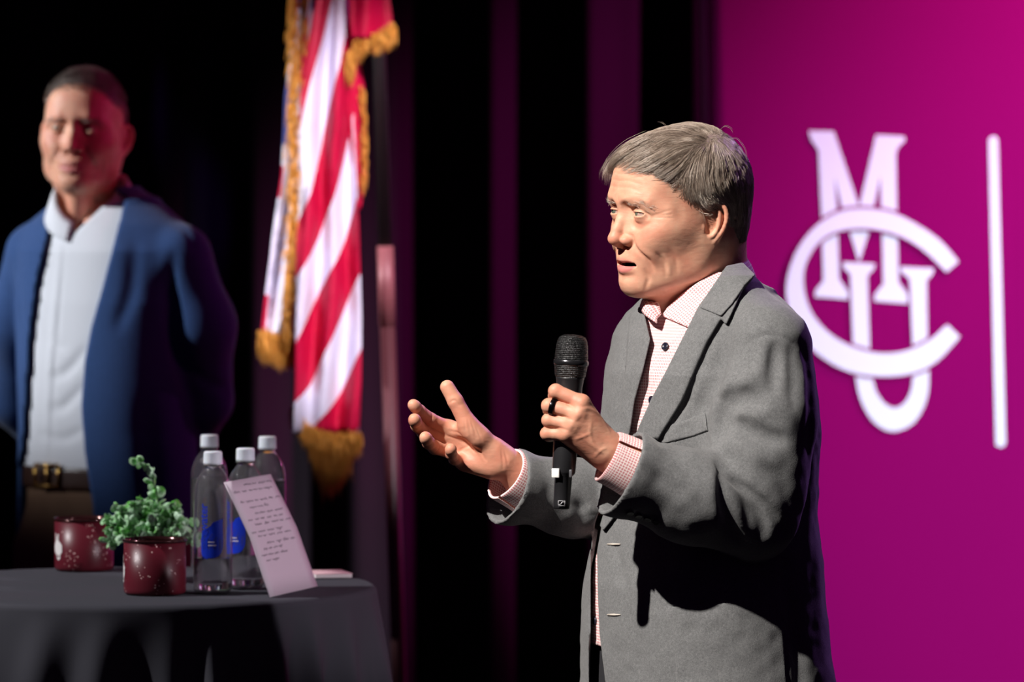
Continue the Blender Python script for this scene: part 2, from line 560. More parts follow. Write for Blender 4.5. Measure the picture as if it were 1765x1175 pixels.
def banner():
    D = 12.5
    root = empty('banner', W(1500, 700, D) * (1, 1, 0))
    tag(root, 'tall magenta fabric banner with a white interlaced letter emblem and a thin white line', 'banner')
    m = mat('magenta_fabric', srgb(124, 0, 88), .85, 0, .05)
    n = noise(m, 900, 2); bump(m, n, .25, .001)
    wm = mat('white_print', srgb(214, 222, 246), .75, 0, .2)
    a, b = W(1212, -260, D), W(1228, 224, D); c = W(1247, 1175, D)
    top, bot = a[2], .05
    xl = lambda z: np.interp(z, [c[2], a[2]], [c[0], a[0]])
    nz, nx = 30, 40
    xr = W(2350, 0, D)[0]
    V = []
    for i in range(nz + 1):
        z = bot + (top - bot) * i / nz
        for j in range(nx + 1):
            x = xl(z) + (xr - xl(z)) * j / nx
            V.append((x, D + .002 * math.sin(x * 5) , z))
    Q = np.array([[i * (nx + 1) + j, i * (nx + 1) + j + 1, (i + 1) * (nx + 1) + j + 1, (i + 1) * (nx + 1) + j] for i in range(nz) for j in range(nx)])
    f = link('fabric', mesh_np('fabric', np.array(V), Q), m, root)
    s = f.modifiers.new('thickness', 'SOLIDIFY'); s.thickness = .003; s.offset = 1
    def put(nm, poly, y, mt, t=.0003):
        V, F = ngon_prism(poly, lambda u, v, k: W(1320 + u / 1.895, 180 + v / 1.895, D - y + k), t)
        return link(nm, mesh_np(nm, V, F), mt, root, False)
    put('letter_m', LOGO_M, .006, wm)
    put('letter_u_outline', grow_poly(LOGO_U, 9), .0068, m)
    put('letter_u', LOGO_U, .0076, wm)
    put('letter_c_outline', grow_poly(LOGO_C, 9), .0084, m)
    put('letter_c', LOGO_C, .0092, wm)
    cap = [(743 + 15 * math.cos(t), 118 + 15 * math.sin(t)) for t in np.linspace(math.pi, 2 * math.pi, 9)] + [(767 + 16 * math.cos(t), 1103 + 16 * math.sin(t)) for t in np.linspace(0, math.pi, 9)]
    put('line', cap, .006, wm)
    # the frame the fabric is stretched on
    al = mat('dull_aluminium', (.12, .12, .13), .5, .8)
    zc = (top + bot) / 2
    for p0, p1 in (((xl(bot), bot), (xl(top), top)), ((xr, bot), (xr, top)), ((xl(top), top), (xr, top)), ((xl(bot), bot), (xr, bot))):
        v, q = tube([(p0[0], D + .025, p0[1]), (p1[0], D + .025, p1[1])], .014, 12)
        link('frame_tube', mesh_np('frame_tube', v, q), al, root)
    for x in (xl(bot) + .1, xr - .1):
        v, q = box((x, D + .03, .02), (.06, .5, .04)); link('foot', mesh_np('foot', v, q), al, root, False)
# ---------------------------------------------------------------- skin
def skin_material(name, base, red):
    m = mat(name, base, .52, 0, .35)
    b = bsdf(m)
    n1 = noise(m, 38, 4)
    c = mix(m, ramp(m, n1, [(.35, (0, 0, 0)), (.7, (.55, .55, .55))]), base, red)
    c = mix(m, attr(m, 'lip'), c, srgb(200, 118, 114))
    c = mix(m, attr(m, 'flush'), c, red)
    c = mix(m, attr(m, 'dark'), c, (.03, .008, .006))
    c = mix(m, attr(m, 'nail'), c, srgb(235, 190, 175))
    ln(m, c, b.inputs['Base Color'])
    b.inputs['Subsurface Weight'].default_value = .12
    b.inputs['Subsurface Radius'].default_value = (.012, .004, .002)
    b.inputs['Subsurface Scale'].default_value = .35
    p = bump(m, noise(m, 420, 2), .12, .0006)
    p = bump(m, noise(m, 90, 4, (1, 1, 2.2)), .35, .0012, p)
    return m

def head_grid(h, mouth=1., wrinkle=1., ear=0.):
    """a man's head about the point between the eyes' level and the ears; faces -y, his left is +x, z up"""
    g = Grid((-.100, -.135, -.215), (.100, .118, .130), h)
    # cranium and face mass
    g.ell((0, .016, .026), (.073, .092, .086))
    g.ell((0, -.026, .026), (.066, .068, .062), k=.03)
    g.ell((0, -.024, -.030), (.067, .066, .062), k=.03)
    g.ell((0, -.038, -.070), (.047, .050, .044), k=.03)
    g.ell((.042, -.012, -.048), (.024, .042, .034), k=.03, mirror=True)
    # jaw line and chin
    g.cap((.053, .006, -.050), (.047, -.010, -.076), .014, k=.03, mirror=True)
    g.cap((.047, -.010, -.078), (.016, -.072, -.102), .015, .013, k=.028, mirror=True)
    g.ell((0, -.079, -.101), (.021, .0165, .016), k=.018)
    g.ell((0, -.035, -.092), (.038, .042, .018), k=.02)
    # neck
    g.cap((0, .030, -.060), (0, .046, -.230), .053, .060, k=.035)
    g.cap((.050, .036, -.040), (.020, -.012, -.200), .008, .012, k=.025, mirror=True)
    g.cap((0, .050, -.030), (0, .062, -.200), .045, .050, k=.03)
    g.cap((0, -.036, -.112), (0, -.020, -.195), .014, .016, k=.03)
    g.ell((0, -.034, -.142), (.010, .012, .015), k=.02)
    # brow ridge, forehead, cheekbones
    g.line([(.006, -.094, .016), (.026, -.093, .019), (.044, -.081, .016), (.056, -.060, .006)], [.008, .009, .008, .008], k=.016, mirror=True)
    g.ell((0, -.062, .045), (.052, .036, .046), k=.03)
    g.ell((.050, -.055, -.022), (.017, .022, .014), k=.03, mirror=True)
    g.ell((.034, -.072, -.038), (.017, .018, .019), k=.022, mirror=True)
    # eye sockets
    g.ell((.032, -.103, .001), (.0175, .0135, .0115), k=.014, op='sub', mirror=True)
    g.ell((.015, -.105, .003), (.007, .010, .010), k=.010, op='sub', mirror=True)
    # mouth mound
    g.ell((0, -.072, -.068), (.031, .026, .026), k=.02)
    # nose
    g.line([(0, -.091, .008), (0, -.101, -.010), (0, -.108, -.024), (0, -.1115, -.034)], [.0062, .0070, .0075, .0082], k=.010)
    g.line([(.006, -.088, -.006), (.011, -.090, -.028)], [.006, .009], k=.012, mirror=True)
    g.ell((0, -.1105, -.0370), (.0100, .0100, .0088), k=.006)
    g.ell((.0140, -.097, -.0385), (.0078, .0120, .0080), k=.004, mirror=True)
    g.ell((0, -.101, -.0455), (.0042, .010, .0045), k=.003)
    g.ell((.0080, -.1010, -.0475), (.0036, .0065, .0042), k=.002, op='sub', mirror=True)
    g.crease([(.0175, -.100, -.030), (.0225, -.092, -.034), (.0235, -.089, -.041), (.020, -.090, -.047)], .0016, .0030, mirror=True)
    # lids over the eyeballs
    g.ell((.032, -.0825, .0005), (.0148, .0142, .0138), k=.003, mirror=True)
    g.crease([(.019, -.096, .0070), (.030, -.098, .0088), (.041, -.094, .0060), (.049, -.085, .0005)], .0016, .0020, mirror=True)
    g.crease([(.019, -.096, .0115), (.031, -.099, .0140), (.043, -.093, .0105), (.052, -.083, .0030)], -.0022, .0040, mirror=True)
    # eye slit
    g.ell((.0325, -.0970, .0004), (.0155, .0100, .0031), k=.0010, op='sub', R=rotz(.30), mirror=True)
    g.ell((.0190, -.0975, -.0012), (.0045, .0060, .0018), k=.0010, op='sub', mirror=True)
    g.crease([(.0205, -.096, .0022), (.027, -.098, .0052), (.034, -.098, .0052), (.042, -.093, .0030), (.0475, -.087, -.0015)], -.0010, .0016, mirror=True)
    g.crease([(.0205, -.096, -.0030), (.028, -.098, -.0052), (.036, -.097, -.0052), (.043, -.092, -.0036)], -.0008, .0016, mirror=True)
    # bags under the eyes
    w = wrinkle
    g.crease([(.021, -.095, -.0085), (.030, -.096, -.0120), (.040, -.091, -.0115), (.048, -.083, -.0070)], -.0020 * w, .0042, mirror=True)
    g.crease([(.0180, -.0945, -.0090), (.0260, -.0955, -.0180), (.0370, -.0905, -.0205), (.048, -.080, -.0150)], .0018 * w, .0028, mirror=True)
    # philtrum, lips, mouth
    up = [(.0260, -.0790, -.0722), (.018, -.0880, -.0672), (.009, -.0945, -.0648), (0, -.0958, -.0655)]
    lo = [(.0250, -.0790, -.0738), (.017, -.0870, -.0795), (.008, -.0925, -.0820), (0, -.0938, -.0826)]
    for s in (1, -1):
        g.line([np.array(p) * (s, 1, 1) for p in up], [.0020, .0034, .0042, .0042], k=.007)
        g.line([np.array(p) * (s, 1, 1) for p in lo], [.0022, .0038, .0048, .0050], k=.007)
    g.crease([(.0028, -.102, -.050), (.0034, -.100, -.060)], -.0009, .0020, mirror=True)
    g.crease([(-.016, -.090, -.0890), (0, -.097, -.0905), (.016, -.090, -.0890)], .0030, .0050)
    if mouth > .5:
        for s in (1, -1):
            g.line([(s * .0275, -.0840, -.0728), (s * .0220, -.0915, -.0730), (s * .013, -.0985, -.0730), (0, -.1030, -.0734)], [.0012, .0034, .0044, .0048], k=.0010, op='sub')
        g.ell((0, -.080, -.0730), (.0225, .018, .0058), k=.002, op='sub')
    else:
        g.crease([(-.027, -.083, -.0712), (-.013, -.096, -.0732), (0, -.1000, -.0735), (.013, -.096, -.0732), (.027, -.083, -.0712)], .0030, .0013)
    # nasolabial folds and the creases of a lined face
    g.crease([(.0225, -.0900, -.040), (.031, -.0850, -.050), (.0375, -.0780, -.063), (.0385, -.0710, -.080)], [.0018, .0030 * (.4 + .6 * w), .0028 * w, .0010], .0034, mirror=True)
    g.crease([(.0330, -.0850, -.043), (.0410, -.0760, -.055), (.0440, -.0680, -.070)], -.0024 * (.4 + .6 * w), .0060, mirror=True)
    if w:
        g.crease([(.0455, -.0700, -.050), (.0500, -.0600, -.066), (.0480, -.0560, -.086)], .0011, .0030, mirror=True)
        g.crease([(.0560, -.0560, -.048), (.0590, -.0470, -.062), (.0560, -.0420, -.082)], .0008, .0030, mirror=True)
        g.crease([(.0520, -.0620, -.056), (.0540, -.0540, -.070), (.051, -.050, -.084)], -.0012, .0030, mirror=True)
        g.crease([(.032, -.0810, -.080), (.0325, -.0750, -.092), (.025, -.0760, -.104)], .0018, .0034, mirror=True)
        for i, z in enumerate((.036, .046, .056)):
            g.crease([(-.038, -.0905, z - .003), (-.018, -.0990, z + .001), (0, -.1015, z), (.020, -.099, z + .001), (.040, -.0905, z - .004)], .0006, .0018)
        for z0, z1 in ((.000, .006), (-.004, -.006), (-.001, .000)):
            g.crease([(.0520, -.0775, z0), (.0640, -.058, z1)], .0007, .0013, mirror=True)
        g.crease([(.0035, -.104, .012), (.0045, -.105, .024)], .0008, .0018, mirror=True)
        g.crease([(.030, -.060, -.112), (.050, -.020, -.100), (.056, .004, -.082)], .0016, .006, mirror=True)
        g.crease([(.012, -.030, -.125), (.035, -.015, -.130), (.050, .01, -.128)], .0014, .004, mirror=True)
    # ears
    S = np.array((-.0095 + ear, .0, .0))
    Re = rotz(-.42)
    g.cap((.060, .006, -.014), S + (.0790, .008, -.014), .015, .012, k=.004, mirror=True)
    g.ell(S + (.0815, .009, -.016), (.0052, .0175, .0275), k=.004, R=Re, mirror=True)
    g.swell(S + (.0880, .0045, -.0195), (.0085, .0080, .0115), -.0125, mirror=True)
    g.swell(S + (.0900, .013, .001), (.006, .0075, .0050), -.0030, mirror=True)
    hx = [S + p for p in [(.0800, -.006, -.012), (.0785, -.0065, -.001), (.0815, .001, .0095), (.0865, .012, .0130), (.0920, .0215, .006), (.0935, .0240, -.008), (.0900, .0190, -.026), (.0835, .0095, -.040), (.0790, .001, -.046)]]
    g.line(spline(hx, 3), list(np.interp(np.linspace(0, 1, 25), [0, .3, .7, 1], [.0022, .0032, .0032, .0030])), k=.0025, mirror=True, kk=.003)
    g.ell(S + (.0785, .000, -.0450), (.0042, .0080, .0080), k=.004, mirror=True)
    ah = [S + p for p in [(.0895, .0140, .002), (.0895, .0155, -.008), (.0880, .0130, -.022), (.0845, .0060, -.033), (.0815, -.001, -.035)]]
    g.line(spline(ah, 3), .0024, k=.003, mirror=True, kk=.003)
    g.ell(S + (.0800, -.0075, -.0215), (.0042, .0034, .0062), k=.0035, mirror=True)
    g.crease([S + p for p in [(.0880, .004, .0055), (.0905, .0145, .0075), (.0925, .0200, .000), (.0925, .0195, -.012), (.0890, .0145, -.026)]], .0022, .0018, mirror=True)
    return g

def head_attrs(P):
    """lip, flush, dark (mouth, nostrils) weights of points in head space"""
    x, y, z = np.abs(P[:, 0]), P[:, 1], P[:, 2]
    sm = lambda a, b, v: np.clip((v - a) / (b - a), 0, 1) ** 2 * (3 - 2 * np.clip((v - a) / (b - a), 0, 1))
    mid = -.0725
    top = np.interp(x, [0, .005, .012, .020, .027], [.0080, .0086, .0070, .0045, .0]) ; bot = np.interp(x, [0, .010, .018, .026], [.0120, .0112, .0080, 0])
    t = z - mid
    lip = (1 - sm(0, .0014, t - top)) * (1 - sm(0, .0016, -t - bot)) * (y < -.076) * (1 - sm(.024, .0275, x)) * np.where(t > 0, .45, .9)
    flush = .55 * np.exp(-(((x) / .014) ** 2 + ((y + .112) / .018) ** 2 + ((z + .036) / .014) ** 2)) \
        + .35 * np.exp(-(((x - .044) / .020) ** 2 + ((z + .030) / .018) ** 2)) * (y < -.04) \
        + .45 * sm(.076, .084, x) * (z < .02) * (z > -.06) + .35 * np.exp(-(((x - .033) / .014) ** 2 + ((z + .016) / .007) ** 2)) * (y < -.07)
    ys = np.interp(x, [0, .012, .02, .027], [-.0975, -.0925, -.0865, -.0800])
    inm = (np.abs(t) < .0078) * (x < .025) * (y > ys + .0045) * (y < -.05)
    nos = (np.abs(x - .0078) < .005) * (z > -.0478) * (z < -.040) * (y > -.108) * (y < -.09) * 0
    return lip, flush, np.clip(inm + nos, 0, 1).astype(float)

def eyeball(side, gaze, mats, parent, R, O):
    """a glossy eye with iris and pupil; centre in head space, gaze direction in head space"""
    c = np.array((side * .032, -.0825, .0005)); r = .0125
    a = np.concatenate([[0, .1, .17, .185], np.linspace(.25, .47, 5), [.51], np.linspace(.6, math.pi, 14)])
    rr = np.where(a < .5, r + .0004 * np.cos(a / .5 * math.pi / 2), r)
    V, Q = lathe(np.stack([rr * np.sin(a), rr * np.cos(a)], 1), 32)
    z = np.array(gaze, float); z /= np.linalg.norm(z); x = np.cross((0, 0, 1), z); x /= np.linalg.norm(x)
    B = np.stack([x, np.cross(z, x), z], 1)
    V = V @ B.T + c
    me = mesh_np('eye', V @ R.T + O, Q)
    o = link('eye', me, mats, parent)
    ring = np.repeat(np.arange(len(a) - 1), 32)
    me.polygons.foreach_set('material_index', np.where(a[ring] < .17, 2, np.where(a[ring] < .50, 1, 0)).astype(np.int32))
    return o

EYE_MATS = [mat('eye_white', srgb(180, 152, 142), .15, 0, .5), mat('iris', srgb(92, 100, 88), .12, 0, .6), mat('pupil', (.004, .004, .004), .08, 0, .6)]

# ---------------------------------------------------------------- hair
def strands(curves, r0=.00028, seg=3, taper=.25, rnd=None):
    """(V, Q, tone index) thin tubes for an (n, m, 3) array of curves"""
    C = np.asarray(curves, float); n, m, _ = C.shape
    T = np.gradient(C, axis=1); T /= np.linalg.norm(T, axis=2, keepdims=True) + 1e-12
    up = np.array([.31, .22, .92]); N = np.cross(T, up); N /= np.linalg.norm(N, axis=2, keepdims=True) + 1e-9
    B = np.cross(T, N)
    w = np.sin(np.linspace(.5, math.pi - .02, m)) ** .7 * (1 - taper) + taper * (1 - np.linspace(0, 1, m))
    rr = r0 * w[None, :] * (1 if rnd is None else rnd[:, None])
    a = np.linspace(0, 2 * np.pi, seg, endpoint=False)
    V = C[:, :, None] + rr[:, :, None, None] * (np.cos(a)[None, None, :, None] * N[:, :, None] + np.sin(a)[None, None, :, None] * B[:, :, None])
    V = V.reshape(-1, 3)
    s, i, j = np.meshgrid(np.arange(n), np.arange(m - 1), np.arange(seg), indexing='ij')
    b = s * m * seg; j2 = (j + 1) % seg
    Q = np.stack([b + i * seg + j, b + i * seg + j2, b + (i + 1) * seg + j2, b + (i + 1) * seg + j], -1).reshape(-1, 4)
    return V, Q, np.repeat(np.arange(n), m * seg)

def hair_material(name, dark, light, warm):
    m = mat(name, dark, .42, 0, .35)
    t = attr(m, 'tone')
    c = ramp(m, t, [(0, dark), (.45, warm), (.8, light), (1, tuple(min(1, v * 1.35) for v in light))])
    ln(m, c, bsdf(m).inputs['Base Color'])
    return m

def flow(P, GP, GT, k=.006):
    """direction field: inverse-distance blend of guide tangents; also the weight of guide ends"""
    out = np.zeros_like(P)
    end = np.zeros(len(P), bool); dmin = np.zeros(len(P))
    for a in range(0, len(P), 2000):
        p = P[a:a + 2000]
        d2 = ((p[:, None] - GP[None, :, :3]) ** 2).sum(-1)
        w = 1 / (d2 + k ** 2) ** 2
        t = (w[:, :, None] * GT[None]).sum(1)
        out[a:a + 2000] = t / (np.linalg.norm(t, axis=1)[:, None] + 1e-12)
        j = d2.argmin(1)
        end[a:a + 2000] = GP[j, 3] > .97
        dmin[a:a + 2000] = np.sqrt(d2[np.arange(len(p)), j])
    return out, end, dmin

def guides_field(env, guides, n=6):
    GP, GT = [], []
    for g in guides:
        P = env.project(spline(g, n), 8, .8)
        T = np.gradient(P, axis=0); T /= np.linalg.norm(T, axis=1)[:, None] + 1e-12
        GP.append(np.hstack([P, np.linspace(0, 1, len(P))[:, None]])); GT.append(T)
    return np.vstack(GP), np.vstack(GT)

def grow(env, roots, GP, GT, length, steps, rs, h0, curl=.12, over=.006, freq=55):
    """strands that start on the hair envelope at the roots and follow the flow"""
    n = len(roots)
    P = env.project(roots, 6, .8)
    N = env.grad(P)
    hgt = h0
    pts = [P + N * (hgt[:, None] - .004)]
    alive = np.ones(n); left = rs.uniform(0, over, n)
    L = length / steps
    for s in range(steps - 1):
        D, end, dm = flow(P, GP, GT)
        N = env.grad(P)
        side = np.cross(D, N)
        D = D + side * (vnoise(P, freq, 3) * curl * 2 + rs.normal(0, .05, n))[:, None]
        D = D - N * (D * N).sum(1)[:, None]
        D /= np.linalg.norm(D, axis=1)[:, None] + 1e-9
        left = np.where(end | (dm > .036), left - L, left)
        alive = np.where(left < 0, 0, alive)
        P = P + D * (L * alive)[:, None]
        P = P - N * (env.sample(P) * .8 * alive)[:, None]
        pts.append(P + N * (hgt + .0009 * vnoise(P, 160, 5))[:, None] + D * (1e-6 * s))
    return np.stack(pts, 1)
# ---------------------------------------------------------------- the speaker's head and hair
SD = 8.15                                   # the speaker's distance
HO = W(1174, 362, SD)                       # between his ears, at eye level
HR = rotz(-math.radians(60)) @ rotx(math.radians(2)) @ roty(math.radians(2.5))

def speaker_hair(parent):
    rs = np.random.RandomState(7)
    env = Grid((-.125, -.135, -.12), (.125, .135, .155), .0025)
    env.ell((0, .016, .034), (.079, .094, .0905))
    env.ell((0, -.043, .058), (.064, .056, .050), k=.03)
    env.ell((0, .052, -.030), (.056, .046, .060), k=.03)
    env.ell((.052, .000, .040), (.030, .045, .040), k=.03)
    env.ell((-.052, .000, .040), (.030, .045, .040), k=.03)
    # the parting, a shallow valley on his left
    part = [(.046, -.052, .095), (.040, -.020, .112), (.034, .012, .118), (.028, .050, .110)]
    env.crease(part, .0040, .0075)
    # guide lines read on the near side of the head, as picture positions on the envelope
    def hp(pts):
        D = [(np.array([(a - 882.5) / FPX, 1, -(b - HOR) / FPX])) for a, b in pts]
        D = [d / np.linalg.norm(d) for d in D]
        C = np.array([0, 0, CAMZ])
        Dl = [HR.T @ d for d in D]; Ol = HR.T @ (C - HO)
        res = env.hit([Ol] * len(Dl), Dl, SD - .25, SD + .25)
        out = []
        for r, d in zip(res, Dl):
            if r is None:
                t = -(Ol @ d); r = Ol + t * d          # grazing: nearest point of the ray to the head's centre
            out.append(r)
        return np.array(out)
    pix = [
        [(1212, 236), (1170, 222), (1120, 230), (1078, 252), (1052, 282), (1044, 305)],
        [(1208, 240), (1165, 232), (1118, 244), (1082, 265), (1060, 284), (1050, 300)],
        [(1206, 243), (1165, 243), (1125, 257), (1092, 276), (1072, 288), (1060, 294)],
        [(1205, 246), (1172, 255), (1138, 276), (1108, 291), (1090, 297)],
        [(1205, 249), (1186, 262), (1160, 286), (1135, 301), (1114, 305)],
        [(1206, 252), (1196, 266), (1178, 288), (1156, 305), (1138, 310)],
        [(1210, 252), (1199, 274), (1190, 300), (1187, 325), (1192, 346), (1200, 358)],
        [(1216, 250), (1209, 276), (1204, 303), (1206, 328), (1214, 345), (1226, 354)],
        [(1224, 248), (1221, 276), (1219, 303), (1225, 328), (1238, 345), (1250, 357)],
        [(1233, 248), (1238, 278), (1242, 305), (1250, 330), (1262, 352), (1266, 375)],
        [(1244, 252), (1256, 282), (1264, 312), (1272, 342), (1276, 376), (1268, 412)],
        [(1256, 262), (1272, 292), (1282, 325), (1287, 358), (1283, 394), (1270, 430)],
        [(1262, 375), (1266, 395), (1263, 420), (1254, 442)],
        [(1252, 385), (1254, 405), (1250, 428), (1242, 448)],
        [(1238, 240), (1254, 252), (1270, 272), (1284, 300), (1293, 335), (1294, 370), (1284, 405), (1272, 436)],
    ]
    G = [hp(p) for p in pix]
    # the far side and the crown, laid out in head space
    G += [[(.030, .02, .118), (.00, -.01, .125), (-.03, -.045, .112), (-.045, -.075, .085), (-.042, -.095, .055)],
          [(.026, .03, .118), (-.01, .01, .126), (-.045, -.02, .105), (-.065, -.05, .075), (-.068, -.065, .045)],
          [(.024, .045, .112), (-.02, .04, .118), (-.06, .02, .085), (-.078, .01, .045), (-.078, .012, .005)],
          [(.022, .060, .105), (-.015, .075, .095), (-.055, .070, .060), (-.070, .060, .01), (-.055, .065, -.045)],
          [(.022, .070, .098), (.01, .095, .075), (.0, .108, .040), (.0, .108, -.005), (.0, .098, -.055)],
          [(.030, .065, .098), (.035, .090, .072), (.030, .102, .035), (.030, .100, -.010), (.028, .088, -.060)],
          [(.045, .050, .090), (.060, .070, .055), (.062, .075, .020), (.055, .078, -.020), (.045, .075, -.060)],
          [(-.03, .075, .09), (-.035, .095, .05), (-.035, .098, 0), (-.03, .088, -.055)]]
    GP, GT = guides_field(env, G)
    # under-layer: a solid cap trimmed to the hairline
    sl = tuple(slice(None) for _ in range(3))
    Y = env.ax[1][None, :, None]; Z = env.ax[2][None, None, :]; X = env.ax[0][:, None, None]
    F0 = env.F.copy()
    yb = np.interp(env.ax[2], [-.12, -.085, -.05, -.012, .004, .016, .030, .045, .062, .075, .088, .2],
                   [.070, .040, .030, .024, -.004, -.022, -.026, -.046, -.062, -.078, -.13, -.3])[None, None, :]
    env.F = np.maximum(F0 + .0034 + 0 * X, (yb - Y) * .7 + 0 * X).astype(np.float32)
    V, Q = env.mesh()
    env.F = F0
    dirn, _, _ = flow(V, GP, GT, .01)
    me = mesh_np('hair', V @ HR.T + HO, Q)
    V0, Q0 = V, Q
    # strands
    n = 38000
    cand = rs.normal(size=(n * 3, 3)); cand /= np.linalg.norm(cand, axis=1)[:, None]
    cand = cand * (.079, .096, .09) + (0, .018, .034)
    cand = env.project(cand, 6, .8)
    ybc = np.interp(cand[:, 2], env.ax[2], yb[0, 0])
    ok = (cand[:, 1] > ybc + .002) & (cand[:, 2] > -.075)
    _, end, dm = flow(cand, GP, GT)
    cand = cand[ok][:n]
    top = cand[:, 2] > .07
    Ls = np.where(top, rs.uniform(.035, .085, len(cand)), rs.uniform(.025, .060, len(cand)))
    h0 = rs.uniform(-.0026, .0008, len(cand)) + .0012 * vnoise(cand, 45, 9)
    C = grow(env, cand, GP, GT, Ls, 12, rs, h0)
    # the fringe that falls forward of the forehead, the short hair before and over the ear, stray hairs
    def extra(paths, per, spread, lift, L0, rr=.00026):
        out = []
        for p in paths:
            P = spline(p, 4)
            P = P[np.linspace(0, len(P) - 1, 12).round().astype(int)]
            for _ in range(per):
                o = rs.normal(0, 1, 3) * spread
                e = rs.normal(0, 1, 3) * spread * .8
                t = np.linspace(0, 1, 12)[:, None]
                k = rs.uniform(L0, 1)
                Q_ = np.stack([np.interp(np.linspace(0, k, 12), np.linspace(0, 1, 12), P[:, c]) for c in range(3)], 1)
                out.append(Q_ + o * (1 - t) + (o * .6 + e) * t + lift * np.sin(t * 3) )
        return out
    ex = []
    fr = [[(1118, 234), (1084, 250), (1060, 272), (1046, 294), (1044, 310)],
          [(1118, 240), (1086, 256), (1064, 274), (1052, 292), (1050, 312)],
          [(1110, 248), (1084, 262), (1066, 276), (1056, 288), (1054, 302)]]
    ex += extra([hp(p) for p in fr], 110, .0034, np.array([0, -.002, .0]), .75)
    sw = [[(1190, 262), (1165, 286), (1140, 303), (1118, 307)], [(1192, 264), (1172, 288), (1152, 306), (1136, 312)],
          [(1170, 262), (1138, 282), (1108, 296), (1092, 299)], [(1150, 262), (1115, 282), (1088, 294), (1070, 293)]]
    ex += extra([hp(p) for p in sw], 70, .0030, np.array([.0, .0, .0]), .8)
    skin_pts = lambda L: [np.array(q) for q in L]
    sb = [[(.066, -.018, .018), (.068, -.012, .004), (.069, -.008, -.010), (.069, -.006, -.020)],
          [(.066, -.024, .020), (.069, -.014, .010), (.072, -.004, .006), (.075, .004, .006)],
          [(.066, -.026, .028), (.070, -.014, .018), (.074, .000, .014), (.078, .012, .014)],
          [(.065, -.020, .012), (.068, -.010, .002), (.072, -.001, .000), (.076, .004, -.002)]]
    for m in (1, -1):
        ex += extra([skin_pts([np.array(q) * (m, 1, 1) for q in p]) for p in sb], 90, .0026, np.array([m * .002, 0, 0]), .5)
    st = [[(1150, 222), (1140, 214), (1128, 212)], [(1236, 232), (1248, 222), (1258, 226), (1262, 236)],
          [(1250, 240), (1268, 240), (1284, 262), (1290, 300)], [(1286, 380), (1284, 420), (1276, 445)]]
    ex += extra([hp(p) for p in st], 2, .002, np.array([0, .0, .001]), .7)
    C = np.concatenate([C, np.array(ex)])
    nn = len(C)
    V1, Q1, sid = strands(C, .00021, 3, .25, rs.uniform(.6, 1.25, nn))
    tone = np.clip(.38 + .28 * vnoise(C[:, 3], 120, 21) + .12 * rs.normal(size=nn) + .12 * vnoise(C[:, 3], 40, 2), 0, 1)
    # greyer at the temples and before the ears
    tm = np.exp(-(((C[:, 6, 1] + .005) / .03) ** 2 + ((C[:, 6, 2] - .008) / .02) ** 2))
    tone = np.clip(tone + .45 * tm, 0, 1)
    V, Q = cat([(V0, Q0), (V1, Q1)])
    me = mesh_np('hair', V @ HR.T + HO, Q)
    vattr(me, 'tone', np.concatenate([np.full(len(V0), .22), tone[sid]]))
    hm = hair_material('grey_brown_hair', srgb(88, 74, 66), srgb(226, 214, 202), srgb(164, 146, 132))
    return link('hair', me, hm, parent)

def brow_hair(parent, R, O, g, m, n=150, seed=3, bushy=1.):
    rs = np.random.RandomState(seed)
    obs = []
    for sd in (1, -1):
        t = rs.uniform(0, 1, n)
        P = np.stack([sd * np.interp(t, [0, .3, .7, 1], [.014, .026, .041, .052]), np.interp(t, [0, .3, .7, 1], [-.100, -.100, -.090, -.078]),
                      np.interp(t, [0, .3, .7, 1], [.0125, .0165, .0185, .0110]) + rs.normal(0, .0018, n)], 1)
        P = g.project(P, 6)
        N = g.grad(P)
        D = np.stack([sd * (.6 + .5 * t), .35 * t + .1, .55 - 1.1 * t], 1) + rs.normal(0, .25, (n, 3))
        D -= N * (D * N).sum(1)[:, None] * .85; D /= np.linalg.norm(D, axis=1)[:, None]
        L = rs.uniform(.005, .010, n)[:, None] * bushy
        n = n
        C = np.stack([P + N * (.0002 + .0016 * math.sin(s * 2.6)) + D * L * s for s in np.linspace(0, 1, 5)], 1)
        V, Q, sid = strands(C, .00012, 3, .3)
        me = mesh_np('eyebrow', V @ R.T + O, Q)
        vattr(me, 'tone', np.clip(rs.normal(.62, .2, n), 0, 1)[sid])
        obs.append(link('eyebrow', me, m, parent))
    return obs
# ---------------------------------------------------------------- the speaker's hands, clothes and body
def S(px, py, dd=0.):
    return W(px, py, SD + dd)
TH = math.radians(55)
TF = np.array([-math.sin(TH), -math.cos(TH), 0]); TL = np.array([math.cos(TH), -math.sin(TH), 0])   # his front, his left

def wool_material(name, c0, c1, scale=1.):
    m = mat(name, c0, .92, 0, .15)
    n = noise(m, 900 * scale, 2)
    n2 = noise(m, 260 * scale, 3)
    c = mix(m, ramp(m, n, [(.3, (0, 0, 0)), (.7, (1, 1, 1))]), c0, c1)
    c = mix(m, ramp(m, n2, [(.35, (0, 0, 0)), (.75, (.5, .5, .5))]), c, tuple(v * .7 for v in c0))
    ln(m, c, bsdf(m).inputs['Base Color'])
    p = bump(m, noise(m, 700 * scale, 2, (1, 1, .35)), .3, .0007)
    p = bump(m, n, .35, .0008, p)
    bsdf(m).inputs['Sheen Weight'].default_value = .15
    return m

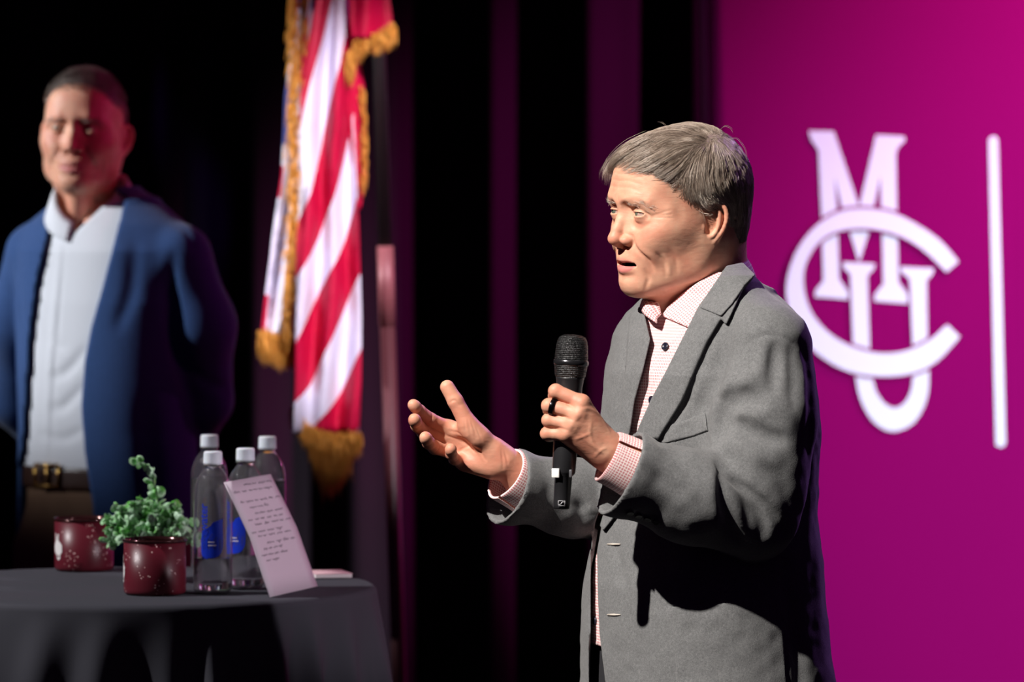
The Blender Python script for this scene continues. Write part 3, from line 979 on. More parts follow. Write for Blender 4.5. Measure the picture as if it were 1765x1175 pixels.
def check_material(name, ground, line, period=.0042, lw=.30, rough=.75):
    """woven check read from the cloth coordinates cu, cv (metres)"""
    m = mat(name, ground, rough, 0, .25)
    fs = []
    for a in ('cu', 'cv'):
        mm = nd(m, 'ShaderNodeMath', operation='MULTIPLY'); ln(m, attr(m, a), mm.inputs[0]); mm.inputs[1].default_value = 1 / period
        fr = nd(m, 'ShaderNodeMath', operation='FRACT'); ln(m, mm.outputs[0], fr.inputs[0])
        fs.append(ramp(m, fr.outputs[0], [(0, (1, 1, 1)), (lw, (1, 1, 1)), (lw + .08, (0, 0, 0)), (.92, (0, 0, 0)), (1, (1, 1, 1))]))
    both = mix(m, 1., fs[0], fs[1], 'LIGHTEN')
    c = mix(m, both, ground, line)
    ln(m, c, bsdf(m).inputs['Base Color'])
    return m

WOOL = wool_material('grey_wool', srgb(93, 94, 96), srgb(125, 126, 127))
WOOL_EDGE = mat('grey_wool_edge', srgb(84, 86, 88), .95)
CHECK = check_material('pink_check_cotton', srgb(206, 138, 142), srgb(244, 230, 228), lw=.22)
BUTTON = mat('navy_button', srgb(28, 28, 44), .25, 0, .6)

def pxgrid(X, Y, Z):
    return 882.5 + X / Y * FPX, HOR - (Z - CAMZ) / Y * FPX

def poly_sd(u, v, poly):
    """signed distance to a polygon, negative inside"""
    P = np.asarray(poly, float)
    d = np.full(np.broadcast(u, v).shape, 1e9, np.float32); ins = np.zeros(d.shape, bool)
    for i in range(len(P)):
        a, b = P[i], P[(i + 1) % len(P)]
        e = b - a
        t = np.clip(((u - a[0]) * e[0] + (v - a[1]) * e[1]) / (e @ e), 0, 1)
        d = np.minimum(d, (u - a[0] - t * e[0]) ** 2 + (v - a[1] - t * e[1]) ** 2)
        c = (a[1] > v) != (b[1] > v)
        if abs(e[1]) > 1e-9:
            ins ^= c & (u < a[0] + (v - a[1]) / e[1] * e[0])
    return np.where(ins, -1, 1) * np.sqrt(d)

def torso_field(g, levels, D0, F, L, lo=None, hi=None, off=0., ex=2.3):
    """body-shaped column through (py, px, depth, half width, half depth) levels"""
    X = g.ax[0][:, None, None]; Y = g.ax[1][None, :, None]; Z = g.ax[2][None, None, :]
    lv = np.array(levels, float)
    zz = np.array([W(l[1], l[0], D0)[2] for l in lv]); o = np.argsort(zz)
    zs = zz[o]
    cx = np.array([W(l[1], l[0], D0 + l[2])[0] for l in lv])[o]; cy = D0 + lv[o, 2]
    f = lambda v: np.interp(g.ax[2], zs, v)[None, None, :].astype(np.float32)
    cx, cy, a, b = f(cx), f(cy), f(lv[o, 3] + off), f(lv[o, 4] + off)
    p = (X - cx) * L[0] + (Y - cy) * L[1]; q = (X - cx) * F[0] + (Y - cy) * F[1]
    k0 = (np.abs(p / a) ** ex + np.abs(q / b) ** ex) ** (1 / ex) + 1e-5
    k1 = np.sqrt((p / a ** 2) ** 2 + (q / b ** 2) ** 2) + 1e-5
    d = k0 * (k0 - 1) / k1
    d = np.where(k0 < .5, -.06, d)
    d = np.maximum(d, Z - zs[-1])
    d = np.maximum(d, zs[0] - Z)
    return np.clip(d, -.06, .06).astype(np.float32)

LEV = [(505, 1232, .02, .095, .070), (540, 1229, .015, .135, .098), (580, 1227, .01, .160, .115), (640, 1224, 0, .172, .127), (740, 1222, 0, .178, .135), (880, 1218, 0, .173, .138),
       (1000, 1213, 0, .182, .155), (1100, 1215, 0, .190, .161), (1200, 1220, 0, .198, .166), (1400, 1222, 0, .202, .168)]

def strokes(g, items, depth=(-.45, .3), D0=None):
    """press folds drawn over the picture into the near surface: (points, amp, width)"""
    D0 = D0 or SD
    C = np.array([0, 0, CAMZ])
    for pts, amp, wid in items:
        pp = spline(pts, 5) if len(pts) > 2 else np.array(pts, float)
        Dr = [np.array([(a - 882.5) / FPX, 1, -(b - HOR) / FPX]) for a, b in pp]
        H = [h for h in g.hit([C] * len(Dr), Dr, D0 + depth[0], D0 + depth[1]) if h is not None]
        if len(H) > 1: g.crease(np.array(H), amp, wid, project=False, n=2)

def layer(g, F, poly, t0, t1, ymax, soft=0.):
    """the slab of field F between offsets t0 and t1 that lies under a picture polygon, on the near side"""
    X = g.ax[0][:, None, None]; Y = g.ax[1][None, :, None]; Z = g.ax[2][None, None, :]
    P = np.asarray(poly, float)
    # limit to the box of the polygon
    lo = W(P[:, 0].min() - 8, P[:, 1].max() + 8, SD - .1); hi = W(P[:, 0].max() + 8, P[:, 1].min() - 8, SD - .1)
    sl, x, y, z = g.win((lo[0] - .02, g.lo[1], lo[2] - .02), (hi[0] + .02, ymax, hi[2] + .02))
    U, V = pxgrid(x, y, z + 0 * x)
    d2 = poly_sd(U + 0 * V, V + 0 * U, poly) / 1203
    f = F[sl]
    near = (np.abs(f) < .02) & (d2 < .02)
    if not near.any(): return None
    ii = [np.where(near.any(axis=tuple(a for a in range(3) if a != c)))[0] for c in range(3)]
    a = [g.ax[c][sl[c].start + max(ii[c].min() - 1, 0)] for c in range(3)]
    b = [g.ax[c][min(sl[c].start + ii[c].max() + 1, len(g.ax[c]) - 1)] for c in range(3)]
    G = Grid(a, b, .0016)
    # trilinear refinement of the cloth field
    ff = F[tuple(slice(sl[c].start + max(ii[c].min() - 1, 0), sl[c].start + ii[c].max() + 3) for c in range(3))]
    for c in range(3):
        q = np.clip((G.ax[c] - a[c]) / g.h, 0, ff.shape[c] - 1.001); i0 = q.astype(int)
        w = (q - i0).astype(np.float32).reshape([-1 if k == c else 1 for k in range(3)])
        ff = np.take(ff, i0, c) * (1 - w) + np.take(ff, i0 + 1, c) * w
    x, y, z = G.ax[0][:, None, None], G.ax[1][None, :, None], G.ax[2][None, None, :]
    U, V = pxgrid(x, y, z + 0 * x)
    d2 = poly_sd(U + 0 * V, V + 0 * U, poly) / 1203
    G.F = (-smin(-np.maximum(ff - t1, t0 - ff), -d2, .002)).astype(np.float32)
    return G

OPEN = [(1246, 468), (1204, 527), (1175, 585), (1146, 643), (1123, 686), (1104, 728), (1078, 790), (1052, 850), (1038, 900), (1029, 950), (1030, 1010), (1033, 1090), (1044, 1180), (1060, 1300), (1090, 1420),
        (1000, 1420), (1010, 1300), (1016, 1180), (1018, 1090), (1018, 1000), (1020, 950), (1026, 900), (1045, 850), (1068, 800), (1086, 745), (1094, 690), (1108, 640), (1121, 585), (1112, 545), (1096, 520), (1120, 470), (1200, 440)]

def speaker_clothes(person):
    h = .0029
    lo = W(815, 1400, SD); hi = W(1450, 440, SD)
    g = Grid((lo[0], SD - .34, lo[2]), (hi[0], SD + .26, hi[2]), h)
    T0 = torso_field(g, LEV, SD, TF, TL)
    g.F = T0.copy()
    # shoulders
    NB = S(1222, 506, .015)
    JL = S(1320, 598, -.128); JR = S(1134, 592, .105)
    g.cap(NB, JL + (0, 0, .004), .052, .058, k=.05)
    g.cap(NB, JR, .050, .052, k=.05)
    Ftor = g.F.copy()
    # near sleeve: the forearm first, the upper arm against it with a crease
    EL = S(1296, 888, -.175)
    g.line([JL, S(1314, 720, -.150), S(1300, 830, -.170), EL], [.064, .067, .064, .058], k=.012, kk=.05)
    g.line([EL + (.004, 0, -.004), S(1190, 855, -.215), S(1062, 810, -.245), S(1032, 800, -.250)], [.060, .057, .053, .053], k=.010, kk=.04)
    # far sleeve
    g.line([JR, S(1122, 740, .12), S(1112, 858, .10)], [.054, .058, .054], k=.015, kk=.04)
    g.line([S(1112, 862, .10), S(985, 858, .04), S(864, 836, -.015), S(842, 831, -.025)], [.054, .048, .047, .047], k=.010, kk=.04)
    # the sleeve ends are cut square to the arms once the shell is made
    cuts = []
    for A, B, cut in ((S(1190, 855, -.215), S(1060, 814, -.245), S(1068, 816, -.243)), (S(985, 858, .04), S(864, 836, -.015), S(873, 838, -.010))):
        n = (B - A) / np.linalg.norm(B - A) + (0, 0, .16); n /= np.linalg.norm(n)
        sl, X, Y, Z = g.win(cut - .12, cut + .12)
        d = (X - cut[0]) * n[0] + (Y - cut[1]) * n[1] + (Z - cut[2]) * n[2]
        far = np.sqrt((X - cut[0]) ** 2 + (Y - cut[1]) ** 2 + (Z - cut[2]) ** 2)
        ntor = Ftor[sl]
        cuts.append((sl, np.where((d > -.02) & (far < .10) & (ntor > .001), d, -1).astype(np.float32), cut))
    # folds
    strokes(g, [
        ([(1243, 745), (1250, 710), (1272, 688), (1302, 690)], .0250, .0125),
        ([(1246, 676), (1268, 660), (1294, 650)], -.0090, .0120),
        ([(1262, 728), (1290, 742), (1318, 750), (1342, 757)], .0185, .0095),
        ([(1262, 716), (1284, 710), (1312, 718)], -.0060, .0080),
        ([(1240, 775), (1262, 768), (1300, 785), (1330, 800)], -.0070, .0140),
        ([(1336, 596), (1335, 630), (1332, 668)], .0110, .0085),
        ([(1314, 600), (1310, 630), (1300, 655)], -.0030, .0090),
        ([(1362, 600), (1366, 650), (1366, 700)], .0040, .0080),
        ([(1275, 640), (1262, 668), (1250, 690)], .0060, .0090),
        ([(1236, 800), (1258, 824), (1290, 848), (1322, 876), (1352, 918)], .0130, .0060),
        ([(1240, 812), (1246, 864), (1258, 900), (1274, 932)], .0100, .0080),
        ([(1226, 815), (1228, 860), (1240, 900)], -.0050, .0110),
        ([(1262, 850), (1275, 890), (1288, 925)], -.0045, .0100),
        ([(1302, 870), (1312, 890), (1318, 915)], .0080, .0080),
        ([(1322, 800), (1345, 826), (1360, 860)], .0065, .0120),
        ([(1120, 810), (1150, 832), (1176, 850)], .0040, .0120),
        ([(1165, 800), (1185, 815), (1195, 835)], .0035, .0090),
        ([(1252, 560), (1240, 620), (1222, 680), (1205, 705)], .0120, .0170),
        ([(1228, 640), (1232, 700), (1228, 780)], -.0050, .0100),
        ([(1062, 930), (1068, 975), (1075, 1010)], .0040, .0100),
        ([(1130, 930), (1150, 985), (1155, 1040)], .0030, .0110),
        ([(1090, 1070), (1100, 1130), (1098, 1175)], .0030, .0140),
        ([(1365, 1040), (1372, 1100), (1380, 1175)], .0090, .0120),
        ([(1345, 960), (1358, 1020), (1362, 1080)], .0050, .0140),
        ([(1386, 600), (1398, 680), (1396, 780)], .0050, .0090),
        # far sleeve and far chest
        ([(975, 800), (990, 838), (1000, 880), (1004, 912)], .0060, .0080),
        ([(1005, 806), (1020, 850), (1022, 900)], -.0040, .0090),
        ([(930, 792), (945, 830), (950, 880)], .0025, .0120),
        ([(1082, 560), (1076, 640), (1064, 710)], .0030, .0070),
        ([(1052, 700), (1046, 760), (1048, 800)], .0040, .0100),
        ([(1247, 556), (1224, 592), (1201, 645), (1180, 694), (1157, 732), (1136, 766)], .0050, .0060),
        # seams
        ([(1277, 601), (1300, 583), (1329, 577), (1354, 583), (1375, 599)], .0026, .0026),
        ([(1173, 960), (1173, 1000), (1174, 1044)], .0016, .0024),
        ([(850, 886), (900, 893), (960, 903)], .0014, .0030),
    ])
    # slow unevenness of the cloth
    I = np.argwhere(np.abs(g.F) < .012)
    P = g.lo + I * h
    g.F[I[:, 0], I[:, 1], I[:, 2]] += (.0022 * vnoise(P, 22, 11) + .0010 * vnoise(P, 60, 12)).astype(np.float32)
    F = g.F
    # the shell with the front left open
    sl, X, Y, Z = g.win((g.lo[0], g.lo[1], g.lo[2]), (W(1280, 0, SD)[0], SD + .05, hi[2]))
    U, V = pxgrid(X, Y, Z + 0 * X)
    d2 = poly_sd(U + 0 * V, V + 0 * U, OPEN) / 1203
    # only the torso opens, and only its near and front side
    cutd = np.where((Ftor[sl] < .012) & (Y < SD + .02), -d2, -.05)
    T = np.full(F.shape, .0135, np.float32)
    T[sl] = np.where(np.abs(d2) < .028, .0065, T[sl])
    for cs, cd, cp in cuts: T[cs] = np.minimum(T[cs], .0065)
    J = np.maximum(F, -(F + T))
    for cs, cd, cp in cuts: J[cs] = np.maximum(J[cs], cd)
    # no cloth over the neck
    nk = S(1208, 500, .018)
    sn, X, Y, Z = g.win((nk[0] - .11, nk[1] - .11, S(0, 575)[2]), (nk[0] + .11, nk[1] + .11, hi[2] + .1))
    dn = np.sqrt((X - nk[0]) ** 2 + (Y - nk[1]) ** 2) - (.064 + .25 * np.clip(Z - S(0, 500)[2], 0, 1))
    J[sl] = np.maximum(J[sl], cutd)
    J[sn] = np.maximum(J[sn], -np.maximum(dn, 0 * Z + S(0, 560)[2] - Z))
    g.F = J.astype(np.float32)
    Vj, Qj = relax(*g.mesh(), 2, .4)
    jacket = link('jacket', mesh_np('jacket', Vj, Qj), WOOL, person)
    jacket['label'] = 'grey wool suit jacket hanging open at the front'
    # lapels and pockets lie on the cloth
    g.F = F
    near_lapel = [(1252, 462), (1204, 527), (1175, 585), (1146, 643), (1123, 686), (1104, 728), (1078, 790), (1050, 852), (1034, 905), (1040, 915), (1060, 890), (1098, 820), (1129, 766), (1152, 729), (1175, 692), (1196, 643), (1219, 590), (1243, 550), (1252, 560), (1280, 500), (1300, 478), (1280, 455)]
    near_collar = [(1252, 458), (1222, 502), (1206, 530), (1243, 545), (1262, 524), (1284, 492), (1302, 474), (1280, 452)]
    far_lapel = [(1100, 524), (1112, 545), (1121, 585), (1108, 640), (1094, 690), (1086, 745), (1070, 790), (1062, 790), (1066, 740), (1070, 690), (1078, 630), (1082, 575), (1085, 540)]
    for nm, poly, t0, t1, ym in (('lapel', near_lapel, -.002, .0070, SD + .05), ('lapel', far_lapel, -.002, .0040, SD + .12), ('jacket_collar', near_collar, .001, .0105, SD + .05)):
        G = layer(g, F, poly, t0, t1, ym)
        v, q = largest(*relax(*G.mesh()))
        if len(v): link(nm, mesh_np(nm, v, q), WOOL, jacket)
    chest_welt = [(1147, 733), (1180, 724), (1216, 710), (1220, 742), (1194, 752), (1143, 765)]
    side_patch = [(1158, 1045), (1246, 1039), (1300, 1029), (1345, 1018), (1356, 1180), (1340, 1262), (1300, 1280), (1200, 1284), (1172, 1260)]
    for nm, poly, t1 in (('breast_pocket', chest_welt, .0026), ('patch_pocket', side_patch, .0034)):
        G = layer(g, Ftor if nm == 'x' else F, poly, -.002, t1, SD + .05)
        v, q = largest(*relax(*G.mesh()))
        if len(v): link(nm, mesh_np(nm, v, q), WOOL, jacket)
    # buttonholes and buttons
    C = np.array([0, 0, CAMZ])
    def on(px, py, off=.001, GG=None, d1=.2):
        r = (GG or g).hit([C], [np.array([(px - 882.5) / FPX, 1, -(py - HOR) / FPX])], SD - .45, SD + d1)[0]
        return None if r is None else r + np.array([0, -off, 0])
    thread = mat('buttonhole_thread', srgb(196, 186, 176), .6)
    for y in (937.5, 1059):
        a, b = on(1047, y, .0015), on(1069, y, .0015)
        if a is not None and b is not None:
            link('buttonhole', mesh_np('buttonhole', *tube([a, (a + b) / 2 - (0, .001, 0), b], [.0012, .0016, .0008], 6)), thread, jacket)
    for i in range(4):
        p = on(1086 + 15 * i, 884 + 5.2 * i, .002)
        if p is not None:
            v, q = lathe([(0, 0), (.0052, 0), (.0056, .0008), (.0050, .0016), (.0034, .0013), (0, .0012)], 20)
            link('sleeve_button', mesh_np('sleeve_button', v @ np.array(Vector(g.grad(np.array([p]))[0]).to_track_quat('Z', 'Y').to_matrix()).T + p, q), mat('dark_button', (.02, .02, .022), .5), jacket)
    # the shirt: the same body a little smaller, trimmed at neck and waist
    g2 = Grid((W(975, 0, SD)[0], SD - .2, S(0, 1200)[2]), (W(1330, 0, SD)[0], SD + .2, S(0, 470)[2]), .0034)
    g2.F = torso_field(g2, LEV, SD, TF, TL, off=-.011)
    g2.cap(NB, JL, .040, .046, k=.05); g2.cap(NB, JR, .038, .044, k=.05)
    Z2 = g2.ax[2][None, None, :]
    g2.F = np.maximum(g2.F, S(0, 1110)[2] - Z2).astype(np.float32)
    # folds and the raised button placket
    fr = [(1150, 556), (1142, 600), (1122, 650), (1112, 700), (1108, 760), (1080, 850), (1060, 950), (1050, 1060), (1050, 1110)]
    strokes(g2, [([(a + 8, b) for a, b in fr], .0016, .0022), ([(a - 12, b) for a, b in fr], -.0016, .0080),
                 ([(1118, 640), (1112, 680), (1100, 720)], .003, .007), ([(1160, 590), (1150, 620), (1132, 650)], .0025, .006)])
    nk = S(1206, 520, .018)
    X = g2.ax[0][:, None, None]; Y = g2.ax[1][None, :, None]
    cone = np.sqrt((X - nk[0]) ** 2 + (Y - nk[1]) ** 2) - (.058 + np.clip(Z2 - S(0, 560)[2], -.02, .2) * .2)
    g2.F = np.maximum(g2.F, -np.maximum(cone, S(0, 552)[2] - Z2 + 0 * cone)).astype(np.float32)
    v, q = g2.mesh()
    shirt = link('shirt', mesh_np('shirt', v, q), CHECK, person)
    shirt['label'] = 'pink and white checked shirt'
    c0 = S(1222, 700)
    ang = np.arctan2((v[:, :2] - c0[:2]) @ TL[:2], (v[:, :2] - c0[:2]) @ TF[:2])
    vattr(shirt.data, 'cu', ang * .15); vattr(shirt.data, 'cv', v[:, 2])
    for px, py in ((1147, 597), (1124, 689), (1026, 1069), (1107, 1078)):
        p = on(px, py, .0022, g2)
        if p is not None:
            v, q = lathe([(0, .0018), (.0028, .0020), (.0040, .0028), (.0056, .0026), (.0060, .0010), (.0056, 0), (0, 0)], 24)
            n = -g2.grad(np.array([p]))[0] * -1
            Rq = np.array(Vector(n).to_track_quat('Z', 'Y').to_matrix())
            b = link('shirt_button', mesh_np('shirt_button', v @ Rq.T + p, q), BUTTON, shirt)
    # the folded shirt collar: the near wing lies on the shirt, the far wing stands free of it
    wing = [(1250, 455), (1212, 480), (1176, 505), (1150, 529), (1140, 545), (1158, 552), (1190, 566), (1262, 470)]
    G = layer(g2, g2.F, wing, .0005, .0062, SD + .05)
    v, q = relax(*G.mesh())
    o = link('collar', mesh_np('collar', v, q), CHECK, shirt)
    dl = v - S(1190, 510, -.03)
    a1 = np.array([-.78, -.1, -.60]); a2 = np.array([.55, -.35, -.75])
    vattr(o.data, 'cu', dl @ (a1 / np.linalg.norm(a1))); vattr(o.data, 'cv', dl @ (a2 / np.linalg.norm(a2)))
    P = [[S(1122, 506, -.005), S(1136, 524, -.035), S(1140, 540, -.052)], [S(1108, 514, -.004), S(1116, 530, -.050), S(1133, 548, -.062)], [S(1102, 528, .004), S(1110, 542, -.045), S(1130, 556, -.066)]]
    rr = [spline(r, 5) for r in P]
    rr = np.array([spline(np.array([r[i] for r in rr]), 5) for i in range(len(rr[0]))])
    n0, n1 = rr.shape[:2]
    Q = np.array([[i * n1 + j, i * n1 + j + 1, (i + 1) * n1 + j + 1, (i + 1) * n1 + j] for i in range(n0 - 1) for j in range(n1 - 1)])
    o = link('collar', mesh_np('collar', rr.reshape(-1, 3), Q), CHECK, shirt)
    i_, j_ = np.meshgrid(np.arange(n0), np.arange(n1), indexing='ij')
    vattr(o.data, 'cu', (i_ * .0042).ravel()); vattr(o.data, 'cv', (j_ * .0025).ravel())
    so = o.modifiers.new('thickness', 'SOLIDIFY'); so.thickness = .003
    nk = S(1219, 470, .022)
    zf = lambda p: S(0, 446 + 34 * (.5 + .5 * math.cos(p)) ** 1. + 16 * max(0, math.cos(p)))[2]
    zw = lambda p: S(0, 474 + 44 * (.5 + .5 * math.cos(p)))[2]
    neck_collar('collar', CHECK, shirt, nk, TF, TL, (math.radians(75), math.radians(285)), zf, zw, .055, .066)
    # shirt cuffs: open tubes that show past the sleeves
    def cuff(A, B, r0, r1, rx, flare=.0, seam=0.):
        A, B = np.array(A), np.array(B)
        ax = (B - A) / np.linalg.norm(B - A)
        u = np.cross(ax, (0, 0, 1)); u /= np.linalg.norm(u); w_ = np.cross(u, ax)
        ph = np.linspace(.10, 2 * np.pi - .02, 48) + seam
        rows = []
        prof = [(0, 0), (.25, 0), (.5, 0), (.75, 0), (.97, 0), (1, -.0006), (1.0, -.0022), (.95, -.0028)]
        for t, e in prof:
            c = A + (B - A) * t; r = r0 + (r1 - r0) * t + e
            rows.append([c + (math.cos(p) * u * rx + math.sin(p) * w_) * (r + .0012 * math.sin(3 * p + 5 * t)) for p in ph])
        Vc = np.array(rows).reshape(-1, 3); n = len(ph)
        Q = np.array([[i * n + j, i * n + j + 1, (i + 1) * n + j + 1, (i + 1) * n + j] for i in range(len(rows) - 1) for j in range(n - 1)])
        o = link('cuff', mesh_np('cuff', Vc, Q), CHECK, shirt)
        Lc = np.linalg.norm(B - A)
        vattr(o.data, 'cu', np.tile((ph - ph[0]) * r0, len(rows))); vattr(o.data, 'cv', np.repeat([p[0] * Lc for p in prof], n))
        so = o.modifiers.new('thickness', 'SOLIDIFY'); so.thickness = .0012
        sb = o.modifiers.new('subdivision', 'SUBSURF'); sb.levels = sb.render_levels = 1
        return o
    cuff(S(1120, 822, -.240), S(1048, 786, -.252), .042, .037, .92, seam=2.4)
    cuff(S(928, 850, .014), S(872, 816, -.016), .042, .0395, .95, seam=-1.9)
    return jacket, shirt

def skin_piece(g, flush_fn=None):
    V, Q = g.mesh()
    return V, Q

def right_hand():
    """open hand, palm towards the camera, fingers half curled"""
    lo = S(690, 880, 0); hi = S(960, 640, 0)
    g = Grid((lo[0], SD - .10, lo[2]), (hi[0], SD + .06, hi[2]), .0011)
    wr = S(868, 796, -.010)
    # forearm and wrist
    g.line([S(955, 862, .028), S(908, 828, .008), wr], [.028, .026, .0235], k=.0, kk=.02)
    M = [S(771, 738, -.006), S(771, 757, .000), S(779, 777, .004), S(800, 795, .000)]
    for m, r0, r1 in zip(M, (.0150, .0150, .0145, .0150), (.0105, .0108, .0104, .0100)):
        g.cap(wr * .9 + m * .1, m, r0, r1, k=.016)
    g.cap(S(845, 806, -.012), S(806, 799, -.012), .0140, .0110, k=.014)          # heel below the little finger
    g.cap(S(848, 772, -.018), S(812, 742, -.030), .0165, .0135, k=.014)          # ball of the thumb
    g.cap(S(806, 744, -.022), S(782, 737, -.012), .0085, .0080, k=.012)          # web
    th = [S(824, 752, -.028), S(805, 728, -.032), S(785, 691, -.032), S(771, 667, -.030)]
    g.line(th, [.0150, .0128, .0110, .0102], k=.010, kk=.004)
    F0 = g.F.copy(); g.F[:] = .05
    fings = [
        ([M[0], S(741, 723, -.026), S(723, 708, -.043), S(712, 697, -.055)], [.0110, .0100, .0088, .0076]),
        ([M[1], S(731, 744, -.024), S(719, 733, -.046), S(714, 722, -.062)], [.0114, .0103, .0092, .0080]),
        ([M[2], S(750, 771, -.022), S(739, 763, -.045), S(733, 753, -.062)], [.0110, .0100, .0090, .0079]),
        ([M[3], S(784, 790, -.026), S(778, 782, -.044), S(777, 773, -.056)], [.0104, .0092, .0082, .0073])]
    for P, r in fings:
        g.line(P, r, k=.0006, kk=.003)
        for j in (1, 2): g.ell(P[j], (r[j] * 1.04,) * 3, k=.001)
        g.ell(P[3] * .72 + P[2] * .28 + (0, -.0015, 0), (r[3] * 1.08,) * 3, k=.004)
    g.F = smin(F0, g.F, .0075)
    # palm hollow, creases
    g.swell(S(800, 768, -.018), .018, -.0040)
    g.crease([S(776, 742, -.02), S(800, 752, -.03), S(822, 770, -.03), S(838, 792, -.03)], .0016, .0022)
    g.crease([S(770, 752, -.02), S(792, 762, -.02), S(812, 772, -.02), S(824, 778, -.02)], .0010, .0018)
    g.crease([S(782, 776, -.02), S(800, 772, -.02), S(815, 760, -.03)], .0010, .0018)
    g.crease([S(793, 700, -.04), S(784, 690, -.045), S(776, 693, -.04)], .0012, .0016)
    for a, b in (((806, 720), (812, 752)), ((812, 725), (822, 755)), ((820, 735), (832, 760)), ((800, 725), (803, 750))):
        g.crease([S(*a, -.045), S(*b, -.045)], .0007, .0016)
    for a, b in (((872, 776), (878, 800)), ((866, 775), (868, 812))):
        g.crease([S(*a, -.035), S(*b, -.04)], .0008, .0020)
    for P, r in fings:
        for j in (1, 2):
            d = P[j] - P[j - 1]; d /= np.linalg.norm(d); s = np.cross(d, (0, -1, .0)); s /= np.linalg.norm(s)
            c = P[j] + np.array([.0, -.008, .004])
            g.crease([c - s * .006, c + s * .006], .0008, .0012)
    return g

def left_hand():
    """fist closed round the microphone, back of the hand towards the camera"""
    lo = S(915, 900, 0); hi = S(1150, 640, 0)
    g = Grid((lo[0], SD - .315, lo[2]), (hi[0], SD - .17, hi[2]), .0011)
    wr = S(1050, 778, -.252)
    g.line([S(1140, 836, -.238), S(1090, 806, -.245), wr], [.034, .029, .0250], kk=.02)
    M = [S(1003, 694, -.2760), S(998, 714, -.2790), S(988, 732, -.2770), S(977, 748, -.2720)]
    for m, r0, r1 in zip(M, (.0170, .0170, .0165, .0165), (.0115, .0118, .0114, .0108)):
        g.cap(wr * .85 + m * .15, m, r0, r1, k=.014)
    g.cap(S(1040, 790, -.248), S(985, 757, -.262), .0150, .0105, k=.012)
    g.cap(S(1030, 752, -.240), S(1004, 712, -.240), .0170, .0130, k=.012)        # palm side mass
    th = [S(1036, 748, -.238), S(1008, 712, -.224), S(984, 690, -.2185), S(966, 676, -.2200)]
    g.line(th, [.0150, .0125, .0105, .0092], k=.010, kk=.004)
    F0 = g.F.copy(); g.F[:] = .05
    fings = [
        ([M[0], S(958, 674, -.2690), S(956, 682, -.2410), S(972, 684, -.2240)], [.0100, .0098, .0086, .0078]),
        ([M[1], S(946, 699, -.2690), S(947, 706, -.2400), S(966, 708, -.2240)], [.0104, .0099, .0088, .0078]),
        ([M[2], S(946, 724, -.2670), S(948, 730, -.2400), S(966, 731, -.2240)], [.0100, .0095, .0085, .0076]),
        ([M[3], S(943, 747, -.2640), S(946, 751, -.2400), S(962, 752, -.2250)], [.0094, .0090, .0078, .0070])]
    for P, r in fings:
        g.line(P, r, k=.0006, kk=.0035)
        g.ell(P[1], (r[1] * 1.05,) * 3, k=.001)
    g.F = smin(F0, g.F, .0065)
    g.cap(S(967.5, 877, -.252), S(987.5, 576, -.246), .0122, .0210, op='sub')     # room for the microphone
    for m in M: g.swell(m + (0, -.010, .001), .0075, .0022)
    # tendons, veins, knuckle wrinkles
    C = np.array([0, 0, CAMZ])
    strokes(g, [
        ([(1019, 728), (1017, 745), (1024, 766), (1038, 780)], -.0011, .0024),
        ([(992, 757), (1005, 752), (1017, 747)], -.0008, .0022),
        ([(1000, 706), (1016, 704), (1034, 716), (1050, 742)], -.0009, .0026),
        ([(1026, 786), (1036, 776), (1044, 772)], -.0008, .0022),
        ([(1005, 724), (1020, 740), (1036, 760)], -.0010, .0035),
        ([(994, 742), (1012, 760), (1030, 776)], -.0008, .0030),
        ([(1006, 712), (1000, 722), (994, 730)], .0007, .0032),
        ([(992, 730), (988, 739), (982, 745)], .0006, .0030),
        ([(960, 687), (975, 694), (990, 702)], .0012, .0016),
        ([(952, 711), (968, 716), (984, 722)], .0012, .0016),
        ([(952, 735), (966, 738), (978, 741)], .0012, .0016),
    ], depth=(-.34, -.15))
    return g, M, fings

